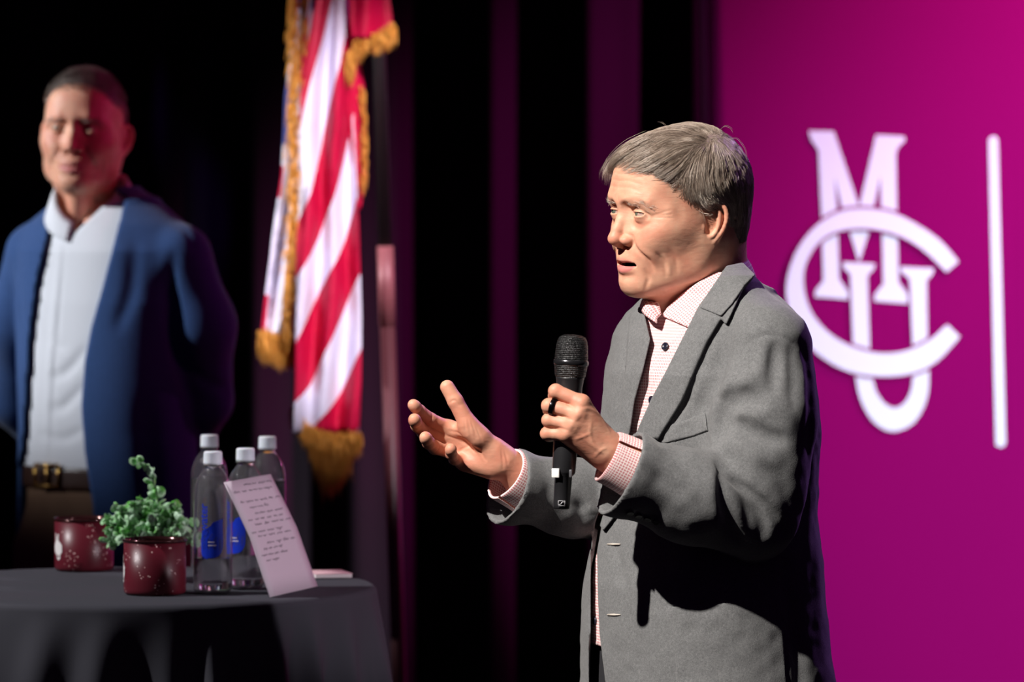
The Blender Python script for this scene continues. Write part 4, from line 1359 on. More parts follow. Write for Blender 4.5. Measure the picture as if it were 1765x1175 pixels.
def speaker():
    skin = skin_material('fair_skin', srgb(217, 166, 139), srgb(200, 122, 100))
    gh = head_grid(.0013)
    V0, Q0 = gh.mesh(); at0 = head_attrs(V0)
    V0 = V0 @ HR.T + HO
    g1 = right_hand(); V1, Q1 = g1.mesh()
    g2, M, fings = left_hand(); V2, Q2 = g2.mesh()
    # the rest of the body, inside the clothes, down to the feet
    fl = lambda px, dd, z: np.array([S(px, 0, dd)[0], SD + dd, z])
    gb = Grid((S(880, 0)[0], SD - .30, .0), (S(1420, 0)[0], SD + .28, 1.66), .008)
    gb.F = torso_field(gb, [(r[0], r[1], r[2], r[3] - .030, r[4] - .028) for r in LEV[:-1]], SD, TF, TL)
    gb.cap(S(1215, 520, .018), S(1218, 600, .01), .052, .06, k=.03)
    gb.line([S(1312, 606, -.118), S(1305, 720, -.145), S(1285, 872, -.178)], [.040, .036, .033], k=.02, kk=.02)
    gb.line([S(1285, 872, -.178), S(1180, 838, -.215), S(1105, 812, -.243)], [.036, .034, .028], k=.02, kk=.02)
    gb.line([S(1138, 606, .100), S(1124, 740, .12), S(1114, 852, .10)], [.040, .038, .034], k=.02, kk=.02)
    gb.line([S(1114, 852, .10), S(985, 850, .04), S(918, 835, .012)], [.034, .031, .025], k=.02, kk=.02)
    for s, dd, px in ((1, -.075, 1262), (-1, .075, 1186)):
        gb.line([fl(px, dd, .93), fl(px, dd, .50), fl(px + 6, dd, .11)], [.083, .058, .040], k=.02, kk=.03)
        gb.cap(fl(px + 10, dd + .02, .045), fl(px + 10, dd + .02, .045) + TF * .15, .036, .030, k=.01)
    V3, Q3 = gb.mesh()
    V, Q = cat([(V0, Q0), (V1, Q1), (V2, Q2), (V3, Q3)])
    me = mesh_np('person', V, Q)
    z1, z2, z3 = np.zeros(len(V1)), np.zeros(len(V2)), np.zeros(len(V3))
    fl1 = .35 + .3 * vnoise(V1, 60, 4); fl2 = .25 + .35 * vnoise(V2, 70, 5)
    for P, r in fings:
        fl2 += .4 * np.exp(-(((V2 - P[1]) ** 2).sum(1)) / .011 ** 2)
    vattr(me, 'lip', np.concatenate([at0[0], z1, z2, z3])); vattr(me, 'flush', np.clip(np.concatenate([at0[1], fl1, fl2, z3]), 0, 1))
    vattr(me, 'dark', np.concatenate([at0[2], z1, z2, z3])); vattr(me, 'nail', np.concatenate([at0[2] * 0, z1, z2, z3]))
    p = link('person', me, skin)
    tag(p, 'person with grey hair in grey jacket and pink checked shirt, speaking into a microphone', 'person')
    for s in (1, -1): eyeball(s, (-.10 * s - .12, -1, .16), EYE_MATS, p, HR, HO)
    hr = speaker_hair(p)
    brow_hair(p, HR, HO, gh, hr.data.materials[0])
    jacket, shirt = speaker_clothes(p)
    # black ring on the middle finger
    a, b = fings[1][0][0], fings[1][0][1]
    d = (b - a) / np.linalg.norm(b - a); c = a + (b - a) * .86
    Rq = np.array(Vector(d).to_track_quat('Z', 'Y').to_matrix())
    v, q = lathe([(.0108, -.0034), (.0120, -.0034), (.0124, -.0026), (.0124, .0026), (.0120, .0034), (.0108, .0034), (.0108, -.0034)], 40)
    link('ring', mesh_np('ring', v @ Rq.T + c, q), mat('black_ring', (.012, .012, .014), .22, .9), p)
    # trousers, belt line hidden by the jacket, shoes
    gt = Grid((S(985, 0)[0], SD - .24, .03), (S(1440, 0)[0], SD + .24, 1.16), .008)
    gt.F = torso_field(gt, [(0, 0, 0, 0, 0)] and [(r[0], r[1], r[2], r[3] - .020, r[4] - .020) for r in LEV if r[0] >= 1000][:3], SD, TF, TL)
    for s, dd, px in ((1, -.075, 1262), (-1, .075, 1186)):
        gt.line([fl(px, dd, .95), fl(px, dd, .50), fl(px + 6, dd, .06)], [.100, .080, .070], k=.03, kk=.03)
    gt.F = np.maximum(gt.F, .045 - gt.ax[2][None, None, :]).astype(np.float32)
    v, q = gt.mesh()
    link('trousers', mesh_np('trousers', v, q), mat('black_trousers', (.012, .012, .016), .85), p)
    sm = mat('black_leather', (.01, .01, .01), .3)
    for s, dd, px in ((1, -.075, 1262), (-1, .075, 1186)):
        g = Grid(fl(px, dd, 0) - (.26, .22, 0), fl(px, dd, .15) + (.16, .16, 0), .005)
        a = fl(px + 12, dd + .03, .048)
        g.cap(a, a + TF * .16 - (0, 0, .006), .044, .042); g.ell(a + (0, 0, .03), (.05, .05, .06), k=.02)
        g.F = np.maximum(g.F, .004 - g.ax[2][None, None, :]).astype(np.float32)
        v, q = g.mesh(); link('shoe', mesh_np('shoe', v, q), sm, p)
    return p

# ---------------------------------------------------------------- the microphone in his left hand
def microphone():
    base, top = S(967.5, 877, -.252), S(987.5, 576, -.246)
    ax = top - base; L = np.linalg.norm(ax); ax /= L
    Rq = np.array(Vector(ax).to_track_quat('Z', 'X').to_matrix())
    root = empty('microphone', base)
    tag(root, 'black handheld wireless microphone gripped upright in the speaker\'s hand', 'microphone')
    blk = mat('microphone_black', (.016, .016, .018), .35, 0, .5)
    grl = mat('microphone_grille', (.05, .05, .053), .38, .7)
    w = nd(grl, 'ShaderNodeTexVoronoi'); w.inputs['Scale'].default_value = 900
    tc = nd(grl, 'ShaderNodeTexCoord'); ln(grl, tc.outputs['Object'], w.inputs['Vector'])
    wv = nd(grl, 'ShaderNodeTexWave', wave_type='BANDS', bands_direction='Z'); wv.inputs['Scale'].default_value = 120; wv.inputs['Distortion'].default_value = .6
    ln(grl, tc.outputs['Object'], wv.inputs['Vector'])
    pb = bump(grl, w.outputs['Distance'], .7, .0010)
    bump(grl, wv.outputs['Fac'], .8, .0012, pb)
    ln(grl, ramp(grl, w.outputs['Distance'], [(.25, (.12, .12, .125)), (.6, (.008, .008, .008))]), bsdf(grl).inputs['Base Color'])
    def part(nm, prof, m, seg=48, parent=root):
        v, q = lathe([(r, z * L) for r, z in prof], seg)
        return link(nm, mesh_np(nm, v @ Rq.T + base, q), m, parent)
    part('body', [(0, 0), (.0098, 0), (.0112, .006), (.0116, .03), (.0122, .19), (.0155, .205), (.0162, .215), (.0170, .35), (.0176, .60), (.0180, .70), (.0195, .745), (.0200, .752), (0, .752)], blk)
    part('grille', [(.0196, .750), (.0215, .765), (.0226, .80), (.0232, .825), (.0232, .850), (.0229, .885), (.0220, .935), (.0205, .965), (.0180, .984), (.0120, .996), (0, 1.0)], grl)
    part('grille_band', [(.0232, .822), (.0243, .826), (.0246, .838), (.0243, .850), (.0232, .854)], mat('microphone_band', (.05, .05, .055), .25, .8))
    # ribbed mesh rows
    for z in ():
        pass
    v, q = box((0, 0, 0), (.0115, .0026, .0128))
    side = Rq @ np.array([1., 0, 0])
    c = W(957.5, 814, SD - .252) + np.array([0, -.0135, 0])
    o = link('colour_code_patch', mesh_np('colour_code_patch', v @ rotz(-.45).T + c, q), mat('white_patch', (.85, .85, .83), .4), root, False)
    bevel(o, .0008)
    v, q = box((0, 0, 0), (.004, .006, .011))
    o = link('switch', mesh_np('switch', v + W(983.5, 815, SD - .252) + np.array([0, -.012, 0]), q), mat('switch_grey', (.25, .25, .27), .3, .6), root, False)
    bevel(o, .001)
    # the maker's mark near the foot: a small square outline with a stepped stroke
    lg = mat('mark_grey', srgb(175, 175, 180), .4)
    c = W(967.8, 866, SD - .252) + np.array([0, -.0128, 0])
    sq = [(-.0045, -.0035), (.0045, -.0035), (.0045, .0035), (-.0045, .0035), (-.0045, -.0035)]
    parts = [tube([c + (a[0], 0, a[1]), c + (b[0], 0, b[1])], .0004, 6) for a, b in zip(sq[:-1], sq[1:])]
    st = [(-.0040, -.0018), (-.0014, -.0018), (.0010, .0018), (.0040, .0018)]
    parts += [tube([c + (a[0], 0, a[1]), c + (b[0], 0, b[1])], .0006, 6) for a, b in zip(st[:-1], st[1:])]
    link('logo', mesh_np('logo', *cat(parts)), lg, root)
    return root
# ---------------------------------------------------------------- the table and what stands on it
TZ = CAMZ - .7226                       # height of the cloth
TC = np.array([(225 - 882.5) / FPX * 9.04, 9.04])
def on_table(px, D, dz=0.):
    return np.array([(px - 882.5) / FPX * D, D, TZ + dz])

def cocktail_table():
    root = empty('cocktail_table', (TC[0], TC[1], 0))
    tag(root, 'round high cocktail table under a black tablecloth', 'table')
    dk = mat('table_metal', (.02, .02, .022), .4, .8); wd_ = mat('table_board', (.12, .07, .04), .6)
    v, q = lathe([(0, 0), (.365, 0), (.372, .005), (.372, .018), (.365, .023), (0, .023)], 64, (TC[0], TC[1], TZ - .028)); link('tabletop', mesh_np('tabletop', v, q), wd_, root)
    v, q = lathe([(0, .03), (.028, .03), (.028, TZ - .03), (0, TZ - .03)], 24, (TC[0], TC[1], 0)); link('pole', mesh_np('pole', v, q), dk, root)
    v, q = lathe([(0, .002), (.24, .002), (.24, .012), (.05, .035), (0, .035)], 48, (TC[0], TC[1], 0)); link('base', mesh_np('base', v, q), dk, root)
    # cloth
    rs = np.random.RandomState(5)
    n = 720; phi = np.linspace(0, 2 * math.pi, n, endpoint=False)
    k = np.zeros(n)
    for c in np.linspace(0, 2 * math.pi, 27, endpoint=False):
        c = c + rs.uniform(-.07, .07); w = rs.uniform(.045, .085); a = rs.uniform(.6, 1.2)
        dd = (phi - c + math.pi) % (2 * math.pi) - math.pi
        k += a * np.exp(-(dd / w) ** 2)
    k -= k.mean()
    k2 = np.interp(phi, np.linspace(0, 2 * math.pi, 60), rs.uniform(-1, 1, 60)); k2[-12:] = np.linspace(k2[-12], k2[0], 12)
    rows = []
    R = .392
    for r in np.linspace(0.02, R - .012, 16):
        rows.append((np.full(n, r), np.full(n, TZ)))
    for t in np.linspace(0, 1, 6)[1:]:
        a = t * math.pi / 2
        rows.append((np.full(n, R - .012) + .012 * math.sin(a) + k * .0012 * t, np.full(n, TZ - .012 * (1 - math.cos(a)))))
    for z in np.concatenate([np.linspace(TZ - .02, TZ - .16, 12), np.linspace(TZ - .2, .03, 22)]):
        s = (TZ - .012 - z)
        g = min(1, s / .16) ** 1.1
        flare = .16 * min(s, .5) + .06 * max(0, s - .5)
        rows.append((R + flare * (1 + .3 * k2 * g) + k * (.030 * g + .045 * s) + .003 * k2 * g, np.full(n, z)))
    V = np.concatenate([np.stack([TC[0] + r * np.cos(phi + .02 * np.sin(3 * z_[0] * 4)), TC[1] + r * np.sin(phi), z_], 1) for r, z_ in rows])
    m_ = len(rows)
    i, j = np.meshgrid(np.arange(m_ - 1), np.arange(n), indexing='ij'); j2 = (j + 1) % n
    Q = np.stack([(i + 1) * n + j, (i + 1) * n + j2, i * n + j2, i * n + j], -1).reshape(-1, 4)
    V = np.vstack([V, [[TC[0], TC[1], TZ]]]); cidx = len(V) - 1
    jj = np.arange(0, n, 2)
    Q = np.vstack([Q, np.stack([jj, (jj + 1) % n, (jj + 2) % n, np.full_like(jj, cidx)], -1)])
    m = mat('charcoal_cloth', srgb(66, 66, 73), .85, 0, .2)
    bump(m, noise(m, 700, 2), .2, .0006)
    o = link('tablecloth', mesh_np('tablecloth', V, Q), m)
    s = o.modifiers.new('thickness', 'SOLIDIFY'); s.thickness = .0012; s.offset = -1
    tag(o, 'charcoal black tablecloth hanging in folds over the round table', 'tablecloth')

def wrap_poly(poly, scale, cu, cv, a0, z0, r, t=.0004):
    """emblem outline bent round a cylinder: (V, F) of one curved solid sheet"""
    bm = bmesh.new()
    vs = [bm.verts.new(((u - cu) * scale, -(v - cv) * scale, 0)) for u, v in poly]
    f = bm.faces.new(vs)
    bmesh.ops.triangulate(bm, faces=[f])
    for _ in range(2):
        bmesh.ops.subdivide_edges(bm, edges=[e for e in bm.edges if e.calc_length() > .003], cuts=1)
        bmesh.ops.triangulate(bm, faces=bm.faces[:])
    bm.verts.ensure_lookup_table()
    V, F = [], [[v.index for v in fc.verts] for fc in bm.faces]
    for v in bm.verts:
        a = a0 + v.co.x / r
        V.append((math.cos(a) * (r + t), math.sin(a) * (r + t), z0 + v.co.y))
    bm.free()
    return np.array(V), F

def mug(loc, rot_logo, handle_ang, label):
    root = empty('mug', loc)
    tag(root, label, 'mug', 'speckled red mugs on the table')
    en = mat('burgundy_enamel', srgb(90, 24, 36), .36, 0, .3)
    v = nd(en, 'ShaderNodeTexVoronoi'); v.inputs['Scale'].default_value = 230
    tc = nd(en, 'ShaderNodeTexCoord'); ln(en, tc.outputs['Object'], v.inputs['Vector'])
    nn = nd(en, 'ShaderNodeTexNoise'); nn.inputs['Scale'].default_value = 35; ln(en, tc.outputs['Object'], nn.inputs['Vector'])
    thr = nd(en, 'ShaderNodeMath', operation='LESS_THAN'); ln(en, v.outputs['Distance'], thr.inputs[0]); thr.inputs[1].default_value = .20
    sel = nd(en, 'ShaderNodeMath', operation='GREATER_THAN'); ln(en, nn.outputs[0], sel.inputs[0]); sel.inputs[1].default_value = .56
    mu = nd(en, 'ShaderNodeMath', operation='MULTIPLY'); ln(en, thr.outputs[0], mu.inputs[0]); ln(en, sel.outputs[0], mu.inputs[1])
    ln(en, mix(en, mu.outputs[0], srgb(90, 24, 36), srgb(235, 205, 200)), bsdf(en).inputs['Base Color'])
    rim = mat('dark_steel_rim', (.06, .02, .02), .12, .6)
    white = mat('emblem_white', srgb(235, 232, 230), .3)
    R, H = .0485, .086
    v_, q = lathe([(0, 0), (R - .006, 0), (R - .002, .0015), (R - .0003, .005), (R, .009), (R, H - .003), (R - .002, H - .003), (R - .002, .008), (R - .006, .004), (0, .004)], 80)
    def L(nm, v, q, m, s=True): return link(nm, mesh_np(nm, np.asarray(v) + loc, q), m, root, s)
    L('cup', v_, q, en)
    v_, q = lathe([(R - .003, H - .005), (R + .0008, H - .0045), (R + .0020, H - .0025), (R + .0016, H - .0005), (R, H + .0004), (R - .002, H - .001), (R - .003, H - .005)], 80); L('rim', v_, q, rim)
    a = handle_ang
    P = spline([(R - .002, H - .016), (R + .016, H - .014), (R + .027, H - .028), (R + .026, H - .046), (R + .014, H - .060), (R - .001, H - .064)], 6)
    P3 = [(p[0] * math.cos(a), p[0] * math.sin(a), p[1]) for p in P]
    v_, q = tube(P3, np.tile([[.0022, .0055]], (len(P3), 1)), 12, up=(math.cos(a), math.sin(a), 0)); L('handle', v_, q, en)
    for nm, P in (('emblem', LOGO_M), ('emblem', LOGO_U), ('emblem', LOGO_C)):
        v_, f = wrap_poly(P, .000044, 350, 577, rot_logo, .040, R, .0006)
        L(nm, v_, f, white)
    return root

def text_mesh(body, size):
    cu = bpy.data.curves.new('text', 'FONT'); cu.body = body; cu.size = size; cu.align_x = 'CENTER'; cu.align_y = 'CENTER'
    cu.offset = size * .018
    o = bpy.data.objects.new('text', cu); COL.objects.link(o)
    me = bpy.data.meshes.new_from_object(o.evaluated_get(bpy.context.evaluated_depsgraph_get()))
    bpy.data.objects.remove(o)
    bm = bmesh.new(); bm.from_mesh(me)
    bmesh.ops.triangulate(bm, faces=bm.faces[:])
    bmesh.ops.subdivide_edges(bm, edges=[e for e in bm.edges if e.calc_length() > size * .3], cuts=1)
    bmesh.ops.triangulate(bm, faces=bm.faces[:])
    V = np.array([v.co[:] for v in bm.verts]); F = [[v.index for v in f.verts] for f in bm.faces]
    bm.free()
    return V, F

PET = mat('clear_plastic', (.9, .9, .92), .03, 0, .6, Transmission_Weight=.965, IOR=1.42)
WATER = mat('water', (1, 1, 1), 0., 0, .5, Transmission_Weight=1., IOR=1.33)
CAP = mat('white_cap', srgb(240, 238, 244), .35, 0, .5, Subsurface_Weight=.2)
LBLUE = mat('label_blue', srgb(24, 58, 205), .35)
LWHITE = mat('label_white', srgb(225, 222, 228), .4)
def bottle(loc, turn, label, level=.055, text=True):
    root = empty('water_bottle', loc)
    tag(root, label, 'bottle', 'clear plastic water bottles standing on the table')
    def L(nm, v, q, m, s=True): return link(nm, mesh_np(nm, np.asarray(v) + loc, q), m, root, s)
    R = .0305
    out = [(0, .006), (.008, .0045), (.016, .0015), (.022, .0002), (.0275, .0015), (.0300, .006), (R, .012), (R, .140), (.0302, .150), (.0294, .160), (.0278, .169), (.0252, .177), (.0215, .184), (.0172, .190), (.0138, .1945), (.0128, .198), (.0160, .1985), (.0160, .2000), (.0128, .2005), (.0124, .214)]
    inn = [(r - .0005, z + .0004) for r, z in out[::-1]]
    inn = [(max(r, 0), z) for r, z in inn]
    prof = out + inn
    prof = np.array(prof)
    v, q = lathe(prof, 64)
    # five petals pressed into the foot
    a = np.arctan2(v[:, 1], v[:, 0]); low = np.clip((.010 - v[:, 2]) / .010, 0, 1)
    v[:, 2] += low * .0022 * (1 + np.cos(5 * a)) * (np.hypot(v[:, 0], v[:, 1]) > .004)
    v[:, 2] = np.maximum(v[:, 2], .0002)
    L('bottle_body', v, q, PET)
    wp = [(0, .0085), (.008, .0072), (.016, .0062), (.022, .0058), (.0270, .0065), (.0290, .0085), (.02985, .0130)]
    wp += [(.02985, level), (0, level)]
    v, q = lathe(wp, 64); L('water', v, q, WATER)
    cp = [(0, .2215), (.0128, .2215), (.0138, .2205), (.0142, .2190), (.0144, .2050), (.0146, .2045), (.0146, .2015), (.0135, .2010), (.0126, .2010), (.0126, .2180), (0, .2180)]
    v, q = lathe(cp, 120)
    a = np.arctan2(v[:, 1], v[:, 0]); r = np.hypot(v[:, 0], v[:, 1]); side = (r > .0137) & (v[:, 2] > .203) & (v[:, 2] < .2195)
    v[:, :2] *= (1 + side * .022 * np.sign(np.sin(40 * a)))[:, None]
    L('cap', v, q, CAP)
    # the print on the clear body
    def wrap(V, F, m, nm, a0, z0, dr):
        aa = turn + a0 + V[:, 0] / R
        P = np.stack([np.cos(aa) * (R + dr), np.sin(aa) * (R + dr), z0 + V[:, 1]], 1)
        L(nm, P, F, m, False)
    if text:
        V, F = text_mesh('smartwater', .0185)
        V = np.stack([-V[:, 1], V[:, 0], V[:, 2]], 1)
        wrap(V, F, LBLUE, 'lettering', 0, .098, .0004)
    # the blue drop
    P = spline([(.006, .030), (.0245, .036), (.0245, .030), (.0250, -.012), (.017, -.029), (.0, -.033), (-.014, -.030), (-.017, -.010), (-.014, .012), (-.004, .020), (.002, .024), (.006, .030)], 4)
    v, f = wrap_poly([(x * .85, -y * .88) for x, y in P[:-1]], 1., 0, 0, turn + .30, .086, R, .0002)
    L('label', v, f, LBLUE)
    for i, (y, w) in enumerate(((-.006, .010), (-.011, .013))):
        b = np.linspace(0, w, 6)
        Vb = np.concatenate([np.stack([b, np.full(6, y), b * 0], 1), np.stack([b, np.full(6, y + .0016), b * 0], 1)])
        Fb = np.array([[k, k + 1, k + 7, k + 6] for k in range(5)])
        wrap(Vb, Fb, LWHITE, 'fine_print', .22, .087, .0006)
    return root

def plant():
    loc = on_table(276, 9.12)
    root = empty('potted_plant', loc)
    tag(root, 'small bushy green plant with round leaves in a pale pot behind the near mug', 'plant')
    rs = np.random.RandomState(12)
    def L(nm, v, q, m, s=True): return link(nm, mesh_np(nm, np.asarray(v) + loc, q), m, root, s)
    v, q = lathe([(0, 0), (.026, 0), (.028, .003), (.036, .070), (.038, .073), (.038, .080), (.035, .081), (.033, .072), (0, .070)], 48)
    L('pot', v, q, mat('pale_pot', srgb(196, 178, 160), .7))
    stems, leaves = [], []
    c = np.array([-.008, 0, .072])
    tips = []
    for i in range(78):
        a = rs.uniform(0, 2 * math.pi); e = math.acos(rs.uniform(.05, 1)) * .98
        Ln = rs.uniform(.045, .068) * (1.12 if math.cos(a) < 0 else .93)
        d = np.array([math.cos(a) * math.sin(e), math.sin(a) * math.sin(e) * .85, math.cos(e) * .88])
        p0 = c + np.array([d[0], d[1], 0]) * .02
        droop = rs.uniform(0, .030) * math.sin(e) ** 2
        P = spline([p0, p0 + d * Ln * .5 + (0, 0, .006), p0 + d * Ln + (0, 0, -droop)], 6)
        tips.append(P)
    # the tall sprig leaning left
    tips.append(spline([(-.000, 0, .10), (-.004, -.01, .138), (-.012, -.012, .160), (-.026, -.012, .181), (-.038, -.012, .193)], 6))
    tips.append(spline([(-.03, -.01, .085), (-.055, -.02, .10), (-.066, -.02, .122)], 6))
    for P in tips:
        stems.append(tube(P, np.linspace(.0011, .0006, len(P)), 5))
        n = max(4, int(np.linalg.norm(P[-1] - P[0]) / .0080))
        for k in range(n):
            t = (k + .6) / n
            x = P[min(int(t * (len(P) - 1)), len(P) - 1)]
            T = P[-1] - P[0]; T = T / np.linalg.norm(T)
            for s in (1, -1):
                rr = rs.uniform(.0072, .0112) * (1 - .25 * t)
                out = np.cross(T, rs.normal(size=3)); out /= np.linalg.norm(out)
                out = out * .8 + T * .5 + rs.normal(0, .15, 3); out /= np.linalg.norm(out)
                nr = np.cross(out, rs.normal(size=3)); nr /= np.linalg.norm(nr)
                if nr[2] < 0: nr = -nr
                u = out; w = np.cross(nr, u)
                rings = []
                for q_, rad in enumerate((.0, .5, 1.)):
                    aa = np.linspace(0, 2 * math.pi, 12, endpoint=False)
                    rings.append(x + u * rr * 1.05 + (np.cos(aa)[:, None] * u + np.sin(aa)[:, None] * w * .92) * rr * max(rad, .02) + nr * (rad ** 2) * rr * .22)
                V = np.concatenate(rings)
                Q = np.array([[a_ * 12 + b_, a_ * 12 + (b_ + 1) % 12, (a_ + 1) * 12 + (b_ + 1) % 12, (a_ + 1) * 12 + b_] for a_ in range(2) for b_ in range(12)])
                leaves.append((V, Q))
    v, q = cat(stems); L('stems', v, q, mat('stem_green', srgb(60, 92, 50), .6))
    v, q = cat(leaves)
    m = mat('leaf_green', srgb(88, 138, 88), .42, 0, .5)
    ln(m, mix(m, ramp(m, noise(m, 45, 2), [(.4, (0, 0, 0)), (.65, (1, 1, 1))]), srgb(190, 222, 192), srgb(92, 176, 66)), bsdf(m).inputs['Base Color'])
    bsdf(m).inputs['Subsurface Weight'].default_value = .0
    o = L('foliage', v, q, m)
    s = o.modifiers.new('thickness', 'SOLIDIFY'); s.thickness = .0004

def note_card():
    # a sheet folded once across, leaning to the left against the second bottle
    BL, BR = W(465, 1028, 8.79), W(547, 1009, 9.00)
    BL[2] = TZ + .001; BR[2] = TZ + .001
    ML, MR = W(431, 926, 8.792), W(511, 908, 9.000)
    TL_, TR_ = W(386, 831, 8.785), W(466, 817, 8.985)
    root = empty('folded_note_card', (BL + BR) / 2)
    tag(root, 'folded paper card with handwritten notes leaning against a water bottle', 'card')
    n = 8
    def row(a, b): return np.array([a + (b - a) * t for t in np.linspace(0, 1, n)])
    rows = [row(BL, BR)] + [row(BL + (ML - BL) * t, BR + (MR - BR) * t) for t in (.33, .66)] + [row(ML, MR)] + [row(ML + (TL_ - ML) * t, MR + (TR_ - MR) * t) for t in (.33, .66, 1)]
    V = np.concatenate(rows)
    Q = np.array([[i * n + j, i * n + j + 1, (i + 1) * n + j + 1, (i + 1) * n + j] for i in range(len(rows) - 1) for j in range(n - 1)])
    m = mat('note_paper', srgb(226, 212, 222), .8)
    o = link('paper', mesh_np('paper', V, Q), m, root, False)
    s = o.modifiers.new('thickness', 'SOLIDIFY'); s.thickness = .0012; s.offset = 0
    ink = mat('ink', srgb(52, 40, 70), .6)
    rs = np.random.RandomState(8)
    def at(u, v):
        """u across 0..1, v down from the top 0..1"""
        if v < .48:
            t = v / .48; a = TL_ + (ML - TL_) * t; b = TR_ + (MR - TR_) * t; n_ = np.cross(TR_ - TL_, ML - TL_)
        else:
            t = (v - .48) / .52; a = ML + (BL - ML) * t; b = MR + (BR - MR) * t; n_ = np.cross(MR - ML, BL - ML)
        n_ = n_ / np.linalg.norm(n_)
        if n_[1] > 0: n_ = -n_
        return a + (b - a) * u + n_ * .0011
    parts = []
    lines = [(.05, .35, .95), (.10, .08, .75), (.19, .12, .92), (.245, .25, .60), (.30, .30, .88), (.345, .10, .85), (.39, .20, .90), (.45, .06, .60), (.49, .15, .72), (.555, .28, .85), (.60, .18, .60), (.65, .10, .68), (.70, .16, .40)]
    for v0, u0, u1 in lines:
        u = u0
        while u < u1:
            L_ = rs.uniform(.07, .17); k = int(L_ * 130)
            uu = u + np.linspace(0, L_, k)
            vv = v0 + .009 * np.sin(np.linspace(0, L_ * 170, k) + rs.uniform(0, 6)) * rs.uniform(.5, 1.2, k) + .01 * (u - u0)
            if rs.rand() < .4: vv[k // 3] -= .014
            if rs.rand() < .3: vv[k // 2] += .012
            pts = [at(a, b) for a, b in zip(uu, vv) if a < .97]
            if len(pts) > 3: parts.append(tube(pts, .00024, 4, False))
            u += L_ + rs.uniform(.02, .05)
    v, q = cat(parts)
    link('handwriting', mesh_np('handwriting', v, q), ink, root)

def notepad():
    c = on_table(566, 9.20, .0045)
    R = rotz(.25)
    root = empty('notepad', (c[0], c[1], TZ))
    tag(root, 'small white paper pad lying flat at the right edge of the table', 'notepad')
    v, q = box(c, (.060, .085, .006), R); o = link('pages', mesh_np('pages', v, q), mat('pad_paper', srgb(238, 226, 226), .7), root, False); bevel(o, .0008)
    v, q = box(c + (0, 0, .0037), (.061, .086, .0012), R); o = link('cover', mesh_np('cover', v, q), mat('pad_cover', srgb(214, 168, 176), .6), root, False)

def tabletop_things():
    mug(on_table(267, 8.86, .0006), math.radians(180 + 6), math.radians(80), 'burgundy speckled enamel mug in front of the plant, the nearer of the two mugs')
    mug(on_table(145, 9.34, .0006), math.radians(180 + 32), math.radians(100), 'burgundy speckled enamel mug at the far left of the table, white emblem on its side')
    bottle(on_table(367, 8.87, .0006), math.radians(246), 'clear water bottle beside the near mug, blue label facing front, left of the folded card')
    bottle(on_table(423, 8.96, .0006), math.radians(215), 'clear water bottle directly behind the folded card that leans on it', .052)
    bottle(on_table(361, 9.35, .0006), math.radians(120), 'clear water bottle standing behind the plant, left of the two rear bottles', .150)
    bottle(on_table(461, 9.30, .0006), math.radians(120), 'clear water bottle at the back right, right of the two rear bottles', .150)
    plant(); note_card(); notepad()
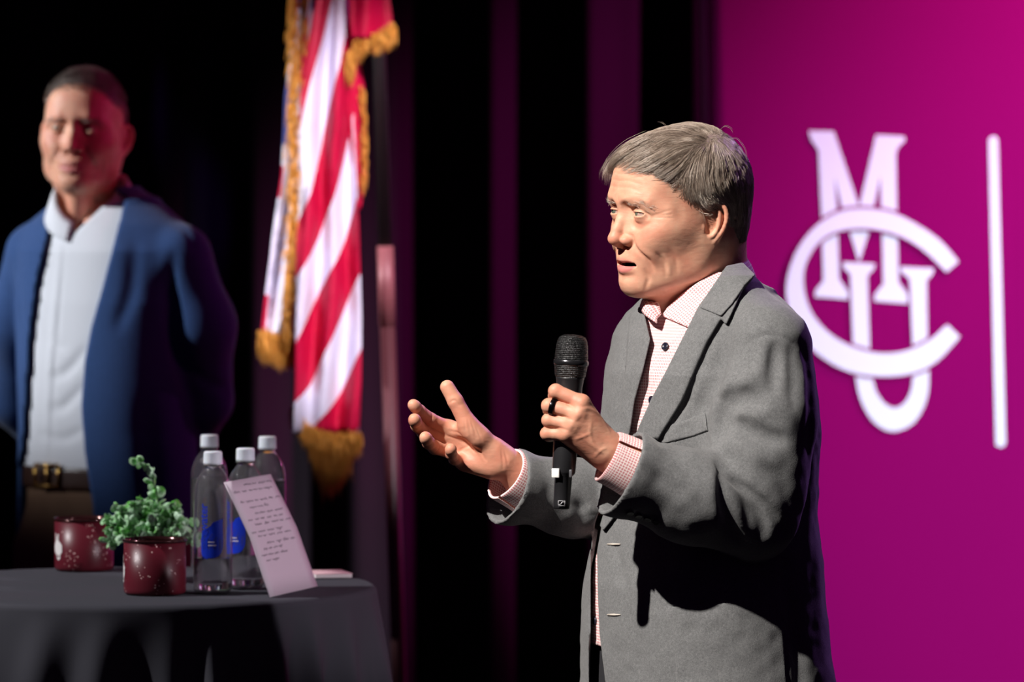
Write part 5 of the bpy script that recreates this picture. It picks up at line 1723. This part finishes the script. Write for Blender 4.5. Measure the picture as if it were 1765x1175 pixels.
# ---------------------------------------------------------------- the flag on its pole
FD = 11.2
def flag():
    base = W(712, 1786, FD + .12); base[2] = 0
    root = empty('american_flag', base)
    tag(root, 'american flag with gold fringe hanging in folds from a standing pole', 'flag')
    wood = mat('pole_wood', srgb(92, 48, 52), .4); dark = mat('pole_dark', srgb(26, 12, 16), .5)
    pts = [base + (0, 0, .02), W(688, 1175, FD + .12), W(668, 560, FD + .12)]
    v, q = tube(pts, .0150, 20); link('pole', mesh_np('pole', v, q), wood, root)
    v, q = tube([W(668, 562, FD + .12), W(664, 424, FD + .12)], .0165, 20); link('pole_middle', mesh_np('pole_middle', v, q), mat('pole_pale', srgb(150, 84, 88), .45, .1), root)  # middle stretch of the pole, slightly thicker and in a paler colour
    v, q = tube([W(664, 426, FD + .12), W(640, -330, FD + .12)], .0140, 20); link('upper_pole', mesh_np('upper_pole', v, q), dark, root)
    v, q = lathe([(0, 0), (.15, 0), (.16, .01), (.15, .03), (.05, .05), (.03, .09), (.018, .12), (0, .12)], 48, base); link('stand', mesh_np('stand', v, q), mat('stand_gold', srgb(170, 120, 50), .35, .8), root)
    v, q = lathe([(0, 0), (.012, 0), (.02, .01), (.008, .03), (.022, .06), (.010, .12), (0, .15)], 24, W(640, -330, FD + .12)); link('finial', mesh_np('finial', v, q), mat('finial_gold', srgb(190, 140, 60), .3, .8), root)
    # cloth: ribbons of hanging folds; colour follows the cloth's own stripes
    def sheet(rows, depth, phase, nu=40, nv=90, blue=None, fold=(.018, 2.2), seed=1):
        """rows: (y, xl, xr); depth: (left, right) offsets; returns V, Q, stripe phase, blue"""
        ys = np.array([r[0] for r in rows]); yy = np.linspace(ys[0], ys[-1], nv)
        xl = np.interp(yy, ys, [r[1] for r in rows]); xr = np.interp(yy, ys, [r[2] for r in rows])
        V, P, B = [], [], []
        for i in range(nv):
            for j in range(nu):
                u = j / (nu - 1)
                x = xl[i] + (xr[i] - xl[i]) * u
                d = depth[0] + (depth[1] - depth[0]) * u + fold[0] * math.sin(u * math.pi * 2 * fold[1] + yy[i] * .006 + seed) + fold[0] * .5 * math.sin(u * 9 + yy[i] * .021 + seed)
                V.append(W(x, yy[i], FD + d)); P.append(phase(yy[i], u)); B.append(0 if blue is None else blue(yy[i], u))
        Q = np.array([[i * nu + j, i * nu + j + 1, (i + 1) * nu + j + 1, (i + 1) * nu + j] for i in range(nv - 1) for j in range(nu - 1)])
        return np.array(V), Q, np.array(P), np.array(B)
    pl = lambda y: np.interp(y, [-300, 120, 337, 435, 524, 658, 730, 850], [-1.2, 0., .5, 1., 1.5, 2., 2.5, 3.])
    pr = lambda y: np.interp(y, [-360, -120, 115, 275, 410, 530, 670, 800], [0, .5, 1, 1.5, 2, 2.5, 3, 3.5])
    sh = [
        sheet([(-300, 560, 640), (0, 532, 604), (100, 520, 605), (250, 515, 612), (400, 512, 619), (550, 510, 623), (660, 509, 622), (745, 505, 618)], (-.02, .03), lambda y, u: pl(y) * (1 - u) + pr(y) * u, seed=.4),
        # back fold on the right, in red
        sheet([(60, 590, 610), (150, 600, 628), (300, 606, 632), (360, 606, 622)], (.04, .08), lambda y, u: 1., 12, 30, fold=(.006, 1)),
        # upper right corner
        sheet([(-300, 600, 690), (-60, 600, 680), (0, 602, 672), (35, 603, 677), (66, 606, 676)], (-.01, .05), lambda y, u: 2.0 if y + u * 18 > -6 else 1.5, 16, 50, fold=(.012, 1.2)),
        # left part with the canton, hanging further back
        sheet([(-300, 545, 560), (-60, 510, 545), (60, 508, 536), (160, 492, 530), (300, 486, 520), (400, 471, 516), (500, 458, 512), (580, 449, 508)], (.05, .02), lambda y, u: 1.5 if u > .10 else (1.0 if (y > 505 or 290 < y < 335) else 1.5), 24, 80, lambda y, u: 1. if (145 < y < 250 and u < .5) or (y < 20) else 0., (.014, 1.6), 2.),
    ]
    V, Q = cat([(s[0], s[1]) for s in sh])
    me = mesh_np('flag_cloth', V, Q)
    vattr(me, 'stripe', np.concatenate([s[2] for s in sh])); vattr(me, 'canton', np.concatenate([s[3] for s in sh]))
    m = mat('flag_cloth', (1, 1, 1), .55, 0, .3)
    mm = nd(m, 'ShaderNodeMath', operation='MULTIPLY'); ln(m, attr(m, 'stripe'), mm.inputs[0]); mm.inputs[1].default_value = 2 * math.pi
    cs = nd(m, 'ShaderNodeMath', operation='COSINE'); ln(m, mm.outputs[0], cs.inputs[0])
    gt = nd(m, 'ShaderNodeMath', operation='GREATER_THAN'); ln(m, cs.outputs[0], gt.inputs[0]); gt.inputs[1].default_value = 0.
    c = mix(m, gt.outputs[0], srgb(238, 232, 248), srgb(200, 8, 60))
    c = mix(m, attr(m, 'canton'), c, srgb(70, 74, 140))
    ln(m, c, bsdf(m).inputs['Base Color'])
    bump(m, noise(m, 14, 3, (1, 1, .5)), .6, .02)
    cl = link('flag_cloth', me, m, root)
    s = cl.modifiers.new('thickness', 'SOLIDIFY'); s.thickness = .0015
    # gold fringe: dense hanging threads
    gold = mat('gold_fringe', srgb(240, 172, 72), .5, .15, .5)
    rs = np.random.RandomState(4)
    def fringe(top, length, dd, n, jit=.004, dirn=None):
        P = spline([W(a, b, FD + dd) for a, b in top], 8)
        cs_ = []
        for k in range(n):
            t = rs.uniform(0, len(P) - 1.001); i = int(t); p = P[i] + (P[i + 1] - P[i]) * (t - i)
            L_ = np.interp(t / (len(P) - 1), np.linspace(0, 1, len(length)), length) / 875 * rs.uniform(.88, 1.05)
            d = np.array(dirn if dirn is not None else (0, 0, -1.)) + rs.normal(0, .05, 3)
            q = p + rs.normal(0, jit, 3)
            cs_.append([q + d * L_ * s_ + (0, .004 * math.sin(s_ * 5 + k), 0) for s_ in np.linspace(0, 1, 5)])
        v, q, _ = strands(np.array(cs_), .0016, 4, .8)
        return v, q
    fr = [fringe([(505, 708), (530, 735), (560, 748), (590, 752), (620, 750)], [30, 40, 45, 42, 38], -.01, 500),
          fringe([(530, 748), (545, 768), (568, 782), (595, 776), (618, 755)], [14, 44, 78, 46, 10], .0, 700, .005),
          fringe([(446, 572), (470, 578), (490, 582), (512, 586)], [48, 52, 54, 50], .02, 420),
          fringe([(500, -300), (507, -100), (508, 0), (508, 160), (507, 320), (504, 460), (498, 585)], [22, 22, 22], .0, 1500, .007, (-.15, 0, -1)),
          fringe([(534, -100), (528, 40), (525, 100), (524, 150)], [24, 24], .01, 350, .005),
          fringe([(678, 44), (660, 60), (630, 66), (608, 84), (603, 112)], [34, 28, 26, 34, 40], .01, 420, .005),
          fringe([(622, 150), (628, 230), (626, 320)], [18, 18], .06, 200, .004)]
    v, q = cat(fr)
    link('fringe', mesh_np('fringe', v, q), gold, root)
# ---------------------------------------------------------------- the man standing behind the table
MD = 10.97
def Mp(px, py, dd=0.):
    return W(px, py, MD + dd)
MTH = math.radians(34)
MF = np.array([-math.sin(MTH), -math.cos(MTH), 0]); ML_ = np.array([math.cos(MTH), -math.sin(MTH), 0])
MLEV = [(350, 186, .02, .10, .075), (385, 186, .01, .15, .105), (430, 186, 0, .182, .125), (520, 186, 0, .192, .135), (620, 184, 0, .186, .136), (740, 184, 0, .180, .136), (850, 186, 0, .184, .142),
        (980, 190, 0, .192, .148), (1070, 192, 0, .20, .152)]
M_OPEN = [(92, 338), (84, 400), (64, 480), (52, 570), (46, 680), (40, 770), (22, 850), (-10, 940), (-60, 1080), (165, 1090), (166, 975), (160, 870), (146, 780), (140, 700), (146, 620), (158, 560), (178, 490), (196, 420), (216, 340), (150, 300)]

def man():
    skin = skin_material('tanned_skin', srgb(222, 166, 138), srgb(204, 120, 98))
    O = Mp(146, 226, .01)
    R = rotz(math.radians(-9)) @ rotx(math.radians(-3)) @ roty(math.radians(2))
    g = head_grid(.0022, 0., .35, .005)
    g.crease([(-.030, -.080, -.070), (-.034, -.074, -.064)], .002, .004); g.crease([(.030, -.080, -.070), (.034, -.074, -.064)], .002, .004)
    V0, Q0 = g.mesh(); at = head_attrs(V0); V0 = V0 @ R.T + O
    fl = lambda px, dd, z: np.array([Mp(px, 0, dd)[0], MD + dd, z])
    gb = Grid((Mp(-80, 0)[0], MD - .26, .0), (Mp(450, 0)[0], MD + .38, Mp(0, 330)[2]), .010)
    gb.F = torso_field(gb, [(r[0], r[1], r[2], r[3] - .035, r[4] - .033) for r in MLEV], MD, MF, ML_)
    JL = Mp(186, 438) + ML_ * .178; JR = Mp(186, 438) - ML_ * .178
    EL, ER = Mp(352, 690, -.02), Mp(30, 690, .20)
    WL, WR = Mp(270, 870, .24), Mp(190, 870, .30)
    gb.line([JL, EL], [.042, .036]); gb.line([EL, WL], [.034, .026], k=.01)
    gb.line([JR, ER], [.042, .036]); gb.line([ER, WR], [.034, .026], k=.01)
    gb.ell(WL + (-.05, .01, -.01), (.05, .02, .035), k=.01); gb.ell(WR + (.04, .01, -.02), (.05, .02, .035), k=.01)
    for s, dd, px in ((1, -.06, 255), (-1, .06, 115)):
        gb.line([fl(px, dd, .98), fl(px, dd, .52), fl(px, dd, .11)], [.085, .060, .040], k=.02, kk=.03)
        gb.cap(fl(px, dd + .02, .045), fl(px, dd + .02, .045) + MF * .15, .036, .030, k=.01)
    V3, Q3 = gb.mesh()
    V, Q = cat([(V0, Q0), (V3, Q3)])
    me = mesh_np('person', V, Q); z = np.zeros(len(V3))
    for n_, a in zip(('lip', 'flush', 'dark'), at): vattr(me, n_, np.concatenate([a, z]))
    vattr(me, 'nail', np.zeros(len(V)))
    p = link('person', me, skin)
    tag(p, 'person in a blue blazer, white shirt and tan trousers standing behind the table, smiling', 'person')
    for s in (1, -1): eyeball(s, (-.35, -1, -.10), EYE_MATS, p, R, O)
    # short hair
    rs = np.random.RandomState(3)
    env = Grid((-.11, -.12, -.10), (.11, .13, .15), .003)
    env.ell((0, .016, .030), (.0775, .0965, .0925)); env.ell((0, -.034, .060), (.062, .060, .050), k=.03); env.ell((0, .045, -.02), (.060, .048, .055), k=.03)
    n = 9000
    c = rs.normal(size=(n * 2, 3)); c /= np.linalg.norm(c, axis=1)[:, None]; c = c * (.075, .094, .088) + (0, .017, .028)
    c = env.project(c, 5, .8)
    yb = lambda z_: np.interp(z_, [-.12, -.06, -.03, -.010, .010, .030, .050, .066, .080, .092], [.06, .034, .026, .004, -.020, -.036, -.050, -.066, -.092, -.13])
    c = c[(c[:, 1] > yb(c[:, 2])) & (c[:, 2] > -.065)][:n]
    N = env.grad(c)
    D = N * .35 + np.stack([.5 * np.sign(c[:, 0]) * (c[:, 2] < .07), np.where(c[:, 2] > .06, -.8, .4), np.where(c[:, 2] > .06, .15, -.8)], 1) + rs.normal(0, .2, (len(c), 3))
    D -= N * np.clip((D * N).sum(1) - .25, 0, 9)[:, None]
    D /= np.linalg.norm(D, axis=1)[:, None]
    Ls = np.where(c[:, 2] > .06, .020, .011)[:, None]
    C = np.stack([c - N * .003 + D * Ls * s for s in np.linspace(0, 1, 5)], 1)
    v, q, sid = strands(C, .00045, 3, .4)
    F0 = env.F
    env.F = np.maximum(F0 + .0025, (yb(env.ax[2])[None, None, :] - env.ax[1][None, :, None]) * .7).astype(np.float32)
    vc, qc = env.mesh()
    v, q = cat([(vc, qc), (v, q)])
    me = mesh_np('hair', v @ R.T + O, q)
    tone = np.clip(rs.normal(.35, .2, len(C)) + .3 * (np.abs(C[:, 0, 0]) > .06), 0, 1)
    vattr(me, 'tone', np.concatenate([np.full(len(vc), .15), tone[sid]]))
    hm = hair_material('short_grey_hair', srgb(84, 74, 70), srgb(205, 195, 188), srgb(140, 126, 118))
    link('hair', me, hm, p)
    brow_hair(p, R, O, g, hm, 160, 6, .9)
    # clothes
    jm = wool_material('blue_wool', srgb(44, 70, 116), srgb(54, 84, 134))
    h = .0045
    lo, hi = Mp(-110, 1075), Mp(440, 320)
    g = Grid((lo[0], MD - .26, lo[2]), (hi[0], MD + .40, hi[2]), h)
    g.F = torso_field(g, MLEV, MD, MF, ML_)
    NB = Mp(186, 348, .02)
    g.cap(NB, JL, .050, .052, k=.05); g.cap(NB, JR, .050, .052, k=.05)
    Ft = g.F.copy()
    g.line([JL, Mp(345, 560, -.08), EL], [.058, .062, .056], k=.014, kk=.04); g.line([EL, WL], [.054, .040], k=.012)
    g.line([JR, Mp(30, 560, .14), ER], [.058, .060, .056], k=.014, kk=.04); g.line([ER, WR], [.054, .040], k=.012)
    def st(items): strokes(g, items, (-.35, .35), MD)
    st([([(300, 440), (292, 520), (300, 600), (318, 680)], .010, .012), ([(232, 420), (226, 500), (205, 560)], .006, .014), ([(330, 640), (360, 660), (390, 670)], .006, .012),
        ([(300, 385), (322, 400), (335, 430)], .003, .006), ([(250, 700), (262, 800), (270, 900)], .006, .02), ([(28, 430), (34, 520), (30, 640)], .004, .012)])
    F = g.F.copy()
    X = g.ax[0][:, None, None]; Y = g.ax[1][None, :, None]; Z = g.ax[2][None, None, :]
    U, Vv = pxgrid(X, Y, Z + 0 * X)
    d2 = poly_sd(U + 0 * Vv, Vv + 0 * U, M_OPEN) / 894
    J = np.maximum(F, -(F + .014))
    J = np.maximum(J, np.where((Ft < .012) & (Y < MD + .03), -d2, -.05))
    nk = Mp(156, 345, .018)
    dn = np.sqrt((X - nk[0]) ** 2 + (Y - nk[1]) ** 2) - (.073 + .25 * np.clip(Z - Mp(0, 345)[2], 0, 1))
    J = np.maximum(J, -np.maximum(dn, Mp(0, 395)[2] - Z + 0 * dn))
    g.F = J.astype(np.float32)
    v, q = relax(*g.mesh(), 2, .4)
    jk = link('blazer', mesh_np('blazer', v, q), jm, p)
    near = [(224, 326), (214, 345), (196, 420), (178, 490), (158, 560), (146, 620), (140, 690), (146, 700), (168, 640), (196, 570), (222, 505), (250, 455), (236, 445), (256, 410), (246, 350)]
    far = [(90, 345), (84, 400), (64, 480), (52, 570), (46, 680), (40, 740), (34, 680), (36, 560), (34, 480), (22, 440), (40, 425), (36, 400), (74, 350)]
    for poly in (near, far):
        G = layer(g, F, poly, -.002, .0095, MD + .15)
        if G is None: continue
        v, q = largest(*relax(*G.mesh()))
        if len(v): link('lapel', mesh_np('lapel', v, q), jm, jk)
    # shirt
    g2 = Grid((Mp(-20, 0)[0], MD - .2, Mp(0, 830)[2]), (Mp(330, 0)[0], MD + .2, Mp(0, 320)[2]), .0045)
    g2.F = torso_field(g2, MLEV, MD, MF, ML_, off=-.013)
    g2.cap(NB, JL, .038, .042, k=.05); g2.cap(NB, JR, .038, .042, k=.05)
    Z2 = g2.ax[2][None, None, :]
    g2.F = np.maximum(g2.F, Mp(0, 812)[2] - Z2).astype(np.float32)
    strokes(g2, [([(104, 420), (96, 520), (86, 640), (80, 780)], -.0022, .008), ([(112, 430), (104, 520), (94, 640), (88, 780)], .002, .0035),
                 ([(150, 600), (115, 640), (90, 650)], .005, .010), ([(150, 660), (110, 700), (90, 704)], .005, .010), ([(70, 560), (90, 590), (110, 600)], .003, .008), ([(145, 740), (110, 756), (70, 750)], .004, .009)], (-.3, .25), MD)
    X = g2.ax[0][:, None, None]; Y = g2.ax[1][None, :, None]
    nk = Mp(149, 370, .02)
    cone = np.sqrt((X - nk[0]) ** 2 + (Y - nk[1]) ** 2) - (.060 + np.clip(Z2 - Mp(0, 400)[2], -.02, .2) * .2)
    g2.F = np.maximum(g2.F, -np.maximum(cone, Mp(0, 392)[2] - Z2 + 0 * cone)).astype(np.float32)
    X, Y, Z2 = g2.ax[0][:, None, None], g2.ax[1][None, :, None], g2.ax[2][None, None, :]
    U, Vv = pxgrid(X, Y, Z2 + 0 * X)
    dv = poly_sd(U + 0 * Vv, Vv + 0 * U, [(96, 330), (110, 380), (126, 404), (146, 385), (196, 338), (205, 290), (90, 290)]) / 894
    g2.F = np.maximum(g2.F, np.where(Y < MD, -dv, -.05)).astype(np.float32)
    v, q = relax(*g2.mesh())
    wm = mat('white_cotton', srgb(206, 208, 214), .8)
    sh = link('shirt', mesh_np('shirt', v, q), wm, p)
    sh['label'] = 'white open-necked shirt'
    nk = Mp(157, 360, -.002)
    df = np.array([-.22, -.975, 0]); dl = np.array([.975, -.22, 0])
    zf = lambda p: Mp(0, 302 + 82 * (.5 + .5 * math.cos(p)) ** 2.2)[2]
    zw = lambda p: Mp(0, 342 + 74 * (.5 + .5 * math.cos(p)) ** 1.6)[2]
    neck_collar('collar', wm, sh, nk, df, dl, (math.radians(13), math.radians(347)), zf, zw, .067, .086)
    for poly in ([(90, 332), (83, 385), (104, 404), (126, 414), (120, 396), (102, 350)], [(212, 318), (188, 345), (150, 388), (133, 404), (150, 426), (188, 402), (208, 378), (222, 335)]):
        G = layer(g2, g2.F, poly, .0005, .0075, MD + .12)
        if G is not None:
            v, q = largest(*relax(*G.mesh()))
            if len(v): link('collar_wing', mesh_np('collar_wing', v, q), wm, sh)
    # trousers, belt, buckle, shoes
    gt = Grid((Mp(-60, 0)[0], MD - .24, .03), (Mp(420, 0)[0], MD + .26, Mp(0, 790)[2]), .009)
    gt.F = torso_field(gt, [(r[0], r[1], r[2], r[3] - .020, r[4] - .018) for r in MLEV if r[0] >= 740], MD, MF, ML_)
    for s, dd, px in ((1, -.06, 255), (-1, .06, 115)):
        gt.line([fl(px, dd, .98), fl(px, dd, .52), fl(px, dd, .06)], [.105, .082, .072], k=.03, kk=.03)
    gt.F = np.maximum(gt.F, .045 - gt.ax[2][None, None, :]).astype(np.float32)
    strokes(gt, [([(80, 850), (84, 920), (90, 990)], .004, .010), ([(60, 870), (30, 920)], .004, .012), ([(110, 860), (140, 900)], .004, .012)], (-.3, .3), MD)
    v, q = relax(*gt.mesh()); link('trousers', mesh_np('trousers', v, q), mat('tan_cotton', srgb(112, 82, 60), .85), p)
    gl = Grid((Mp(-20, 0)[0], MD - .2, Mp(0, 862)[2]), (Mp(400, 0)[0], MD + .2, Mp(0, 785)[2]), .0045)
    gl.F = torso_field(gl, MLEV, MD, MF, ML_, off=-.0105)
    gl.F = np.maximum(np.maximum(gl.F, -(gl.F + .012)), np.maximum(Mp(0, 838)[2] - gl.ax[2], gl.ax[2] - Mp(0, 800)[2])[None, None, :]).astype(np.float32)
    v, q = relax(*gl.mesh()); belt = link('belt', mesh_np('belt', v, q), mat('brown_leather', srgb(58, 36, 28), .35), p)
    r = gl.hit([np.array([0, 0, CAMZ])], [np.array([(84 - 882.5) / FPX, 1, -(819 - HOR) / FPX])], MD - .3, MD + .2)[0]
    if r is not None:
        gd = mat('brass_buckle', srgb(206, 160, 90), .25, .9)
        u = ML_ * .028; w = np.array([0, 0, .020]); c = r + MF * .006
        parts = [tube([c + a * u + b * w, c + a2 * u + b2 * w], .0035, 8) for a, b, a2, b2 in ((-1, -1, -1, 1), (-1, 1, 1, 1), (1, 1, 1, -1), (1, -1, -1, -1), (0, -1, 0, 1))]
        link('buckle', mesh_np('buckle', *cat(parts)), gd, belt)
    sm = mat('brown_shoe_leather', srgb(60, 36, 24), .35)
    for s, dd, px in ((1, -.06, 255), (-1, .06, 115)):
        g = Grid(fl(px, dd, 0) - (.24, .24, 0), fl(px, dd, .15) + (.16, .16, 0), .006)
        a = fl(px, dd + .03, .048)
        g.cap(a, a + MF * .17 - (0, 0, .006), .046, .044); g.ell(a + (0, 0, .03), (.05, .05, .06), k=.02)
        g.F = np.maximum(g.F, .004 - g.ax[2][None, None, :]).astype(np.float32)
        v, q = g.mesh(); link('shoe', mesh_np('shoe', v, q), sm, p)
    return p
# ---------------------------------------------------------------- build
stage()
DRAPE = mat('black_velour', (.014, .009, .014), .8, 0, .1)
drape('stage_curtain', -3.4, 4.4, 13.25, 5.2, .26, .055, DRAPE, 3, 'black pleated stage curtain hanging behind everyone, catching purple light')
banner()
speaker()
microphone()
cocktail_table()
tabletop_things()
flag()
man()
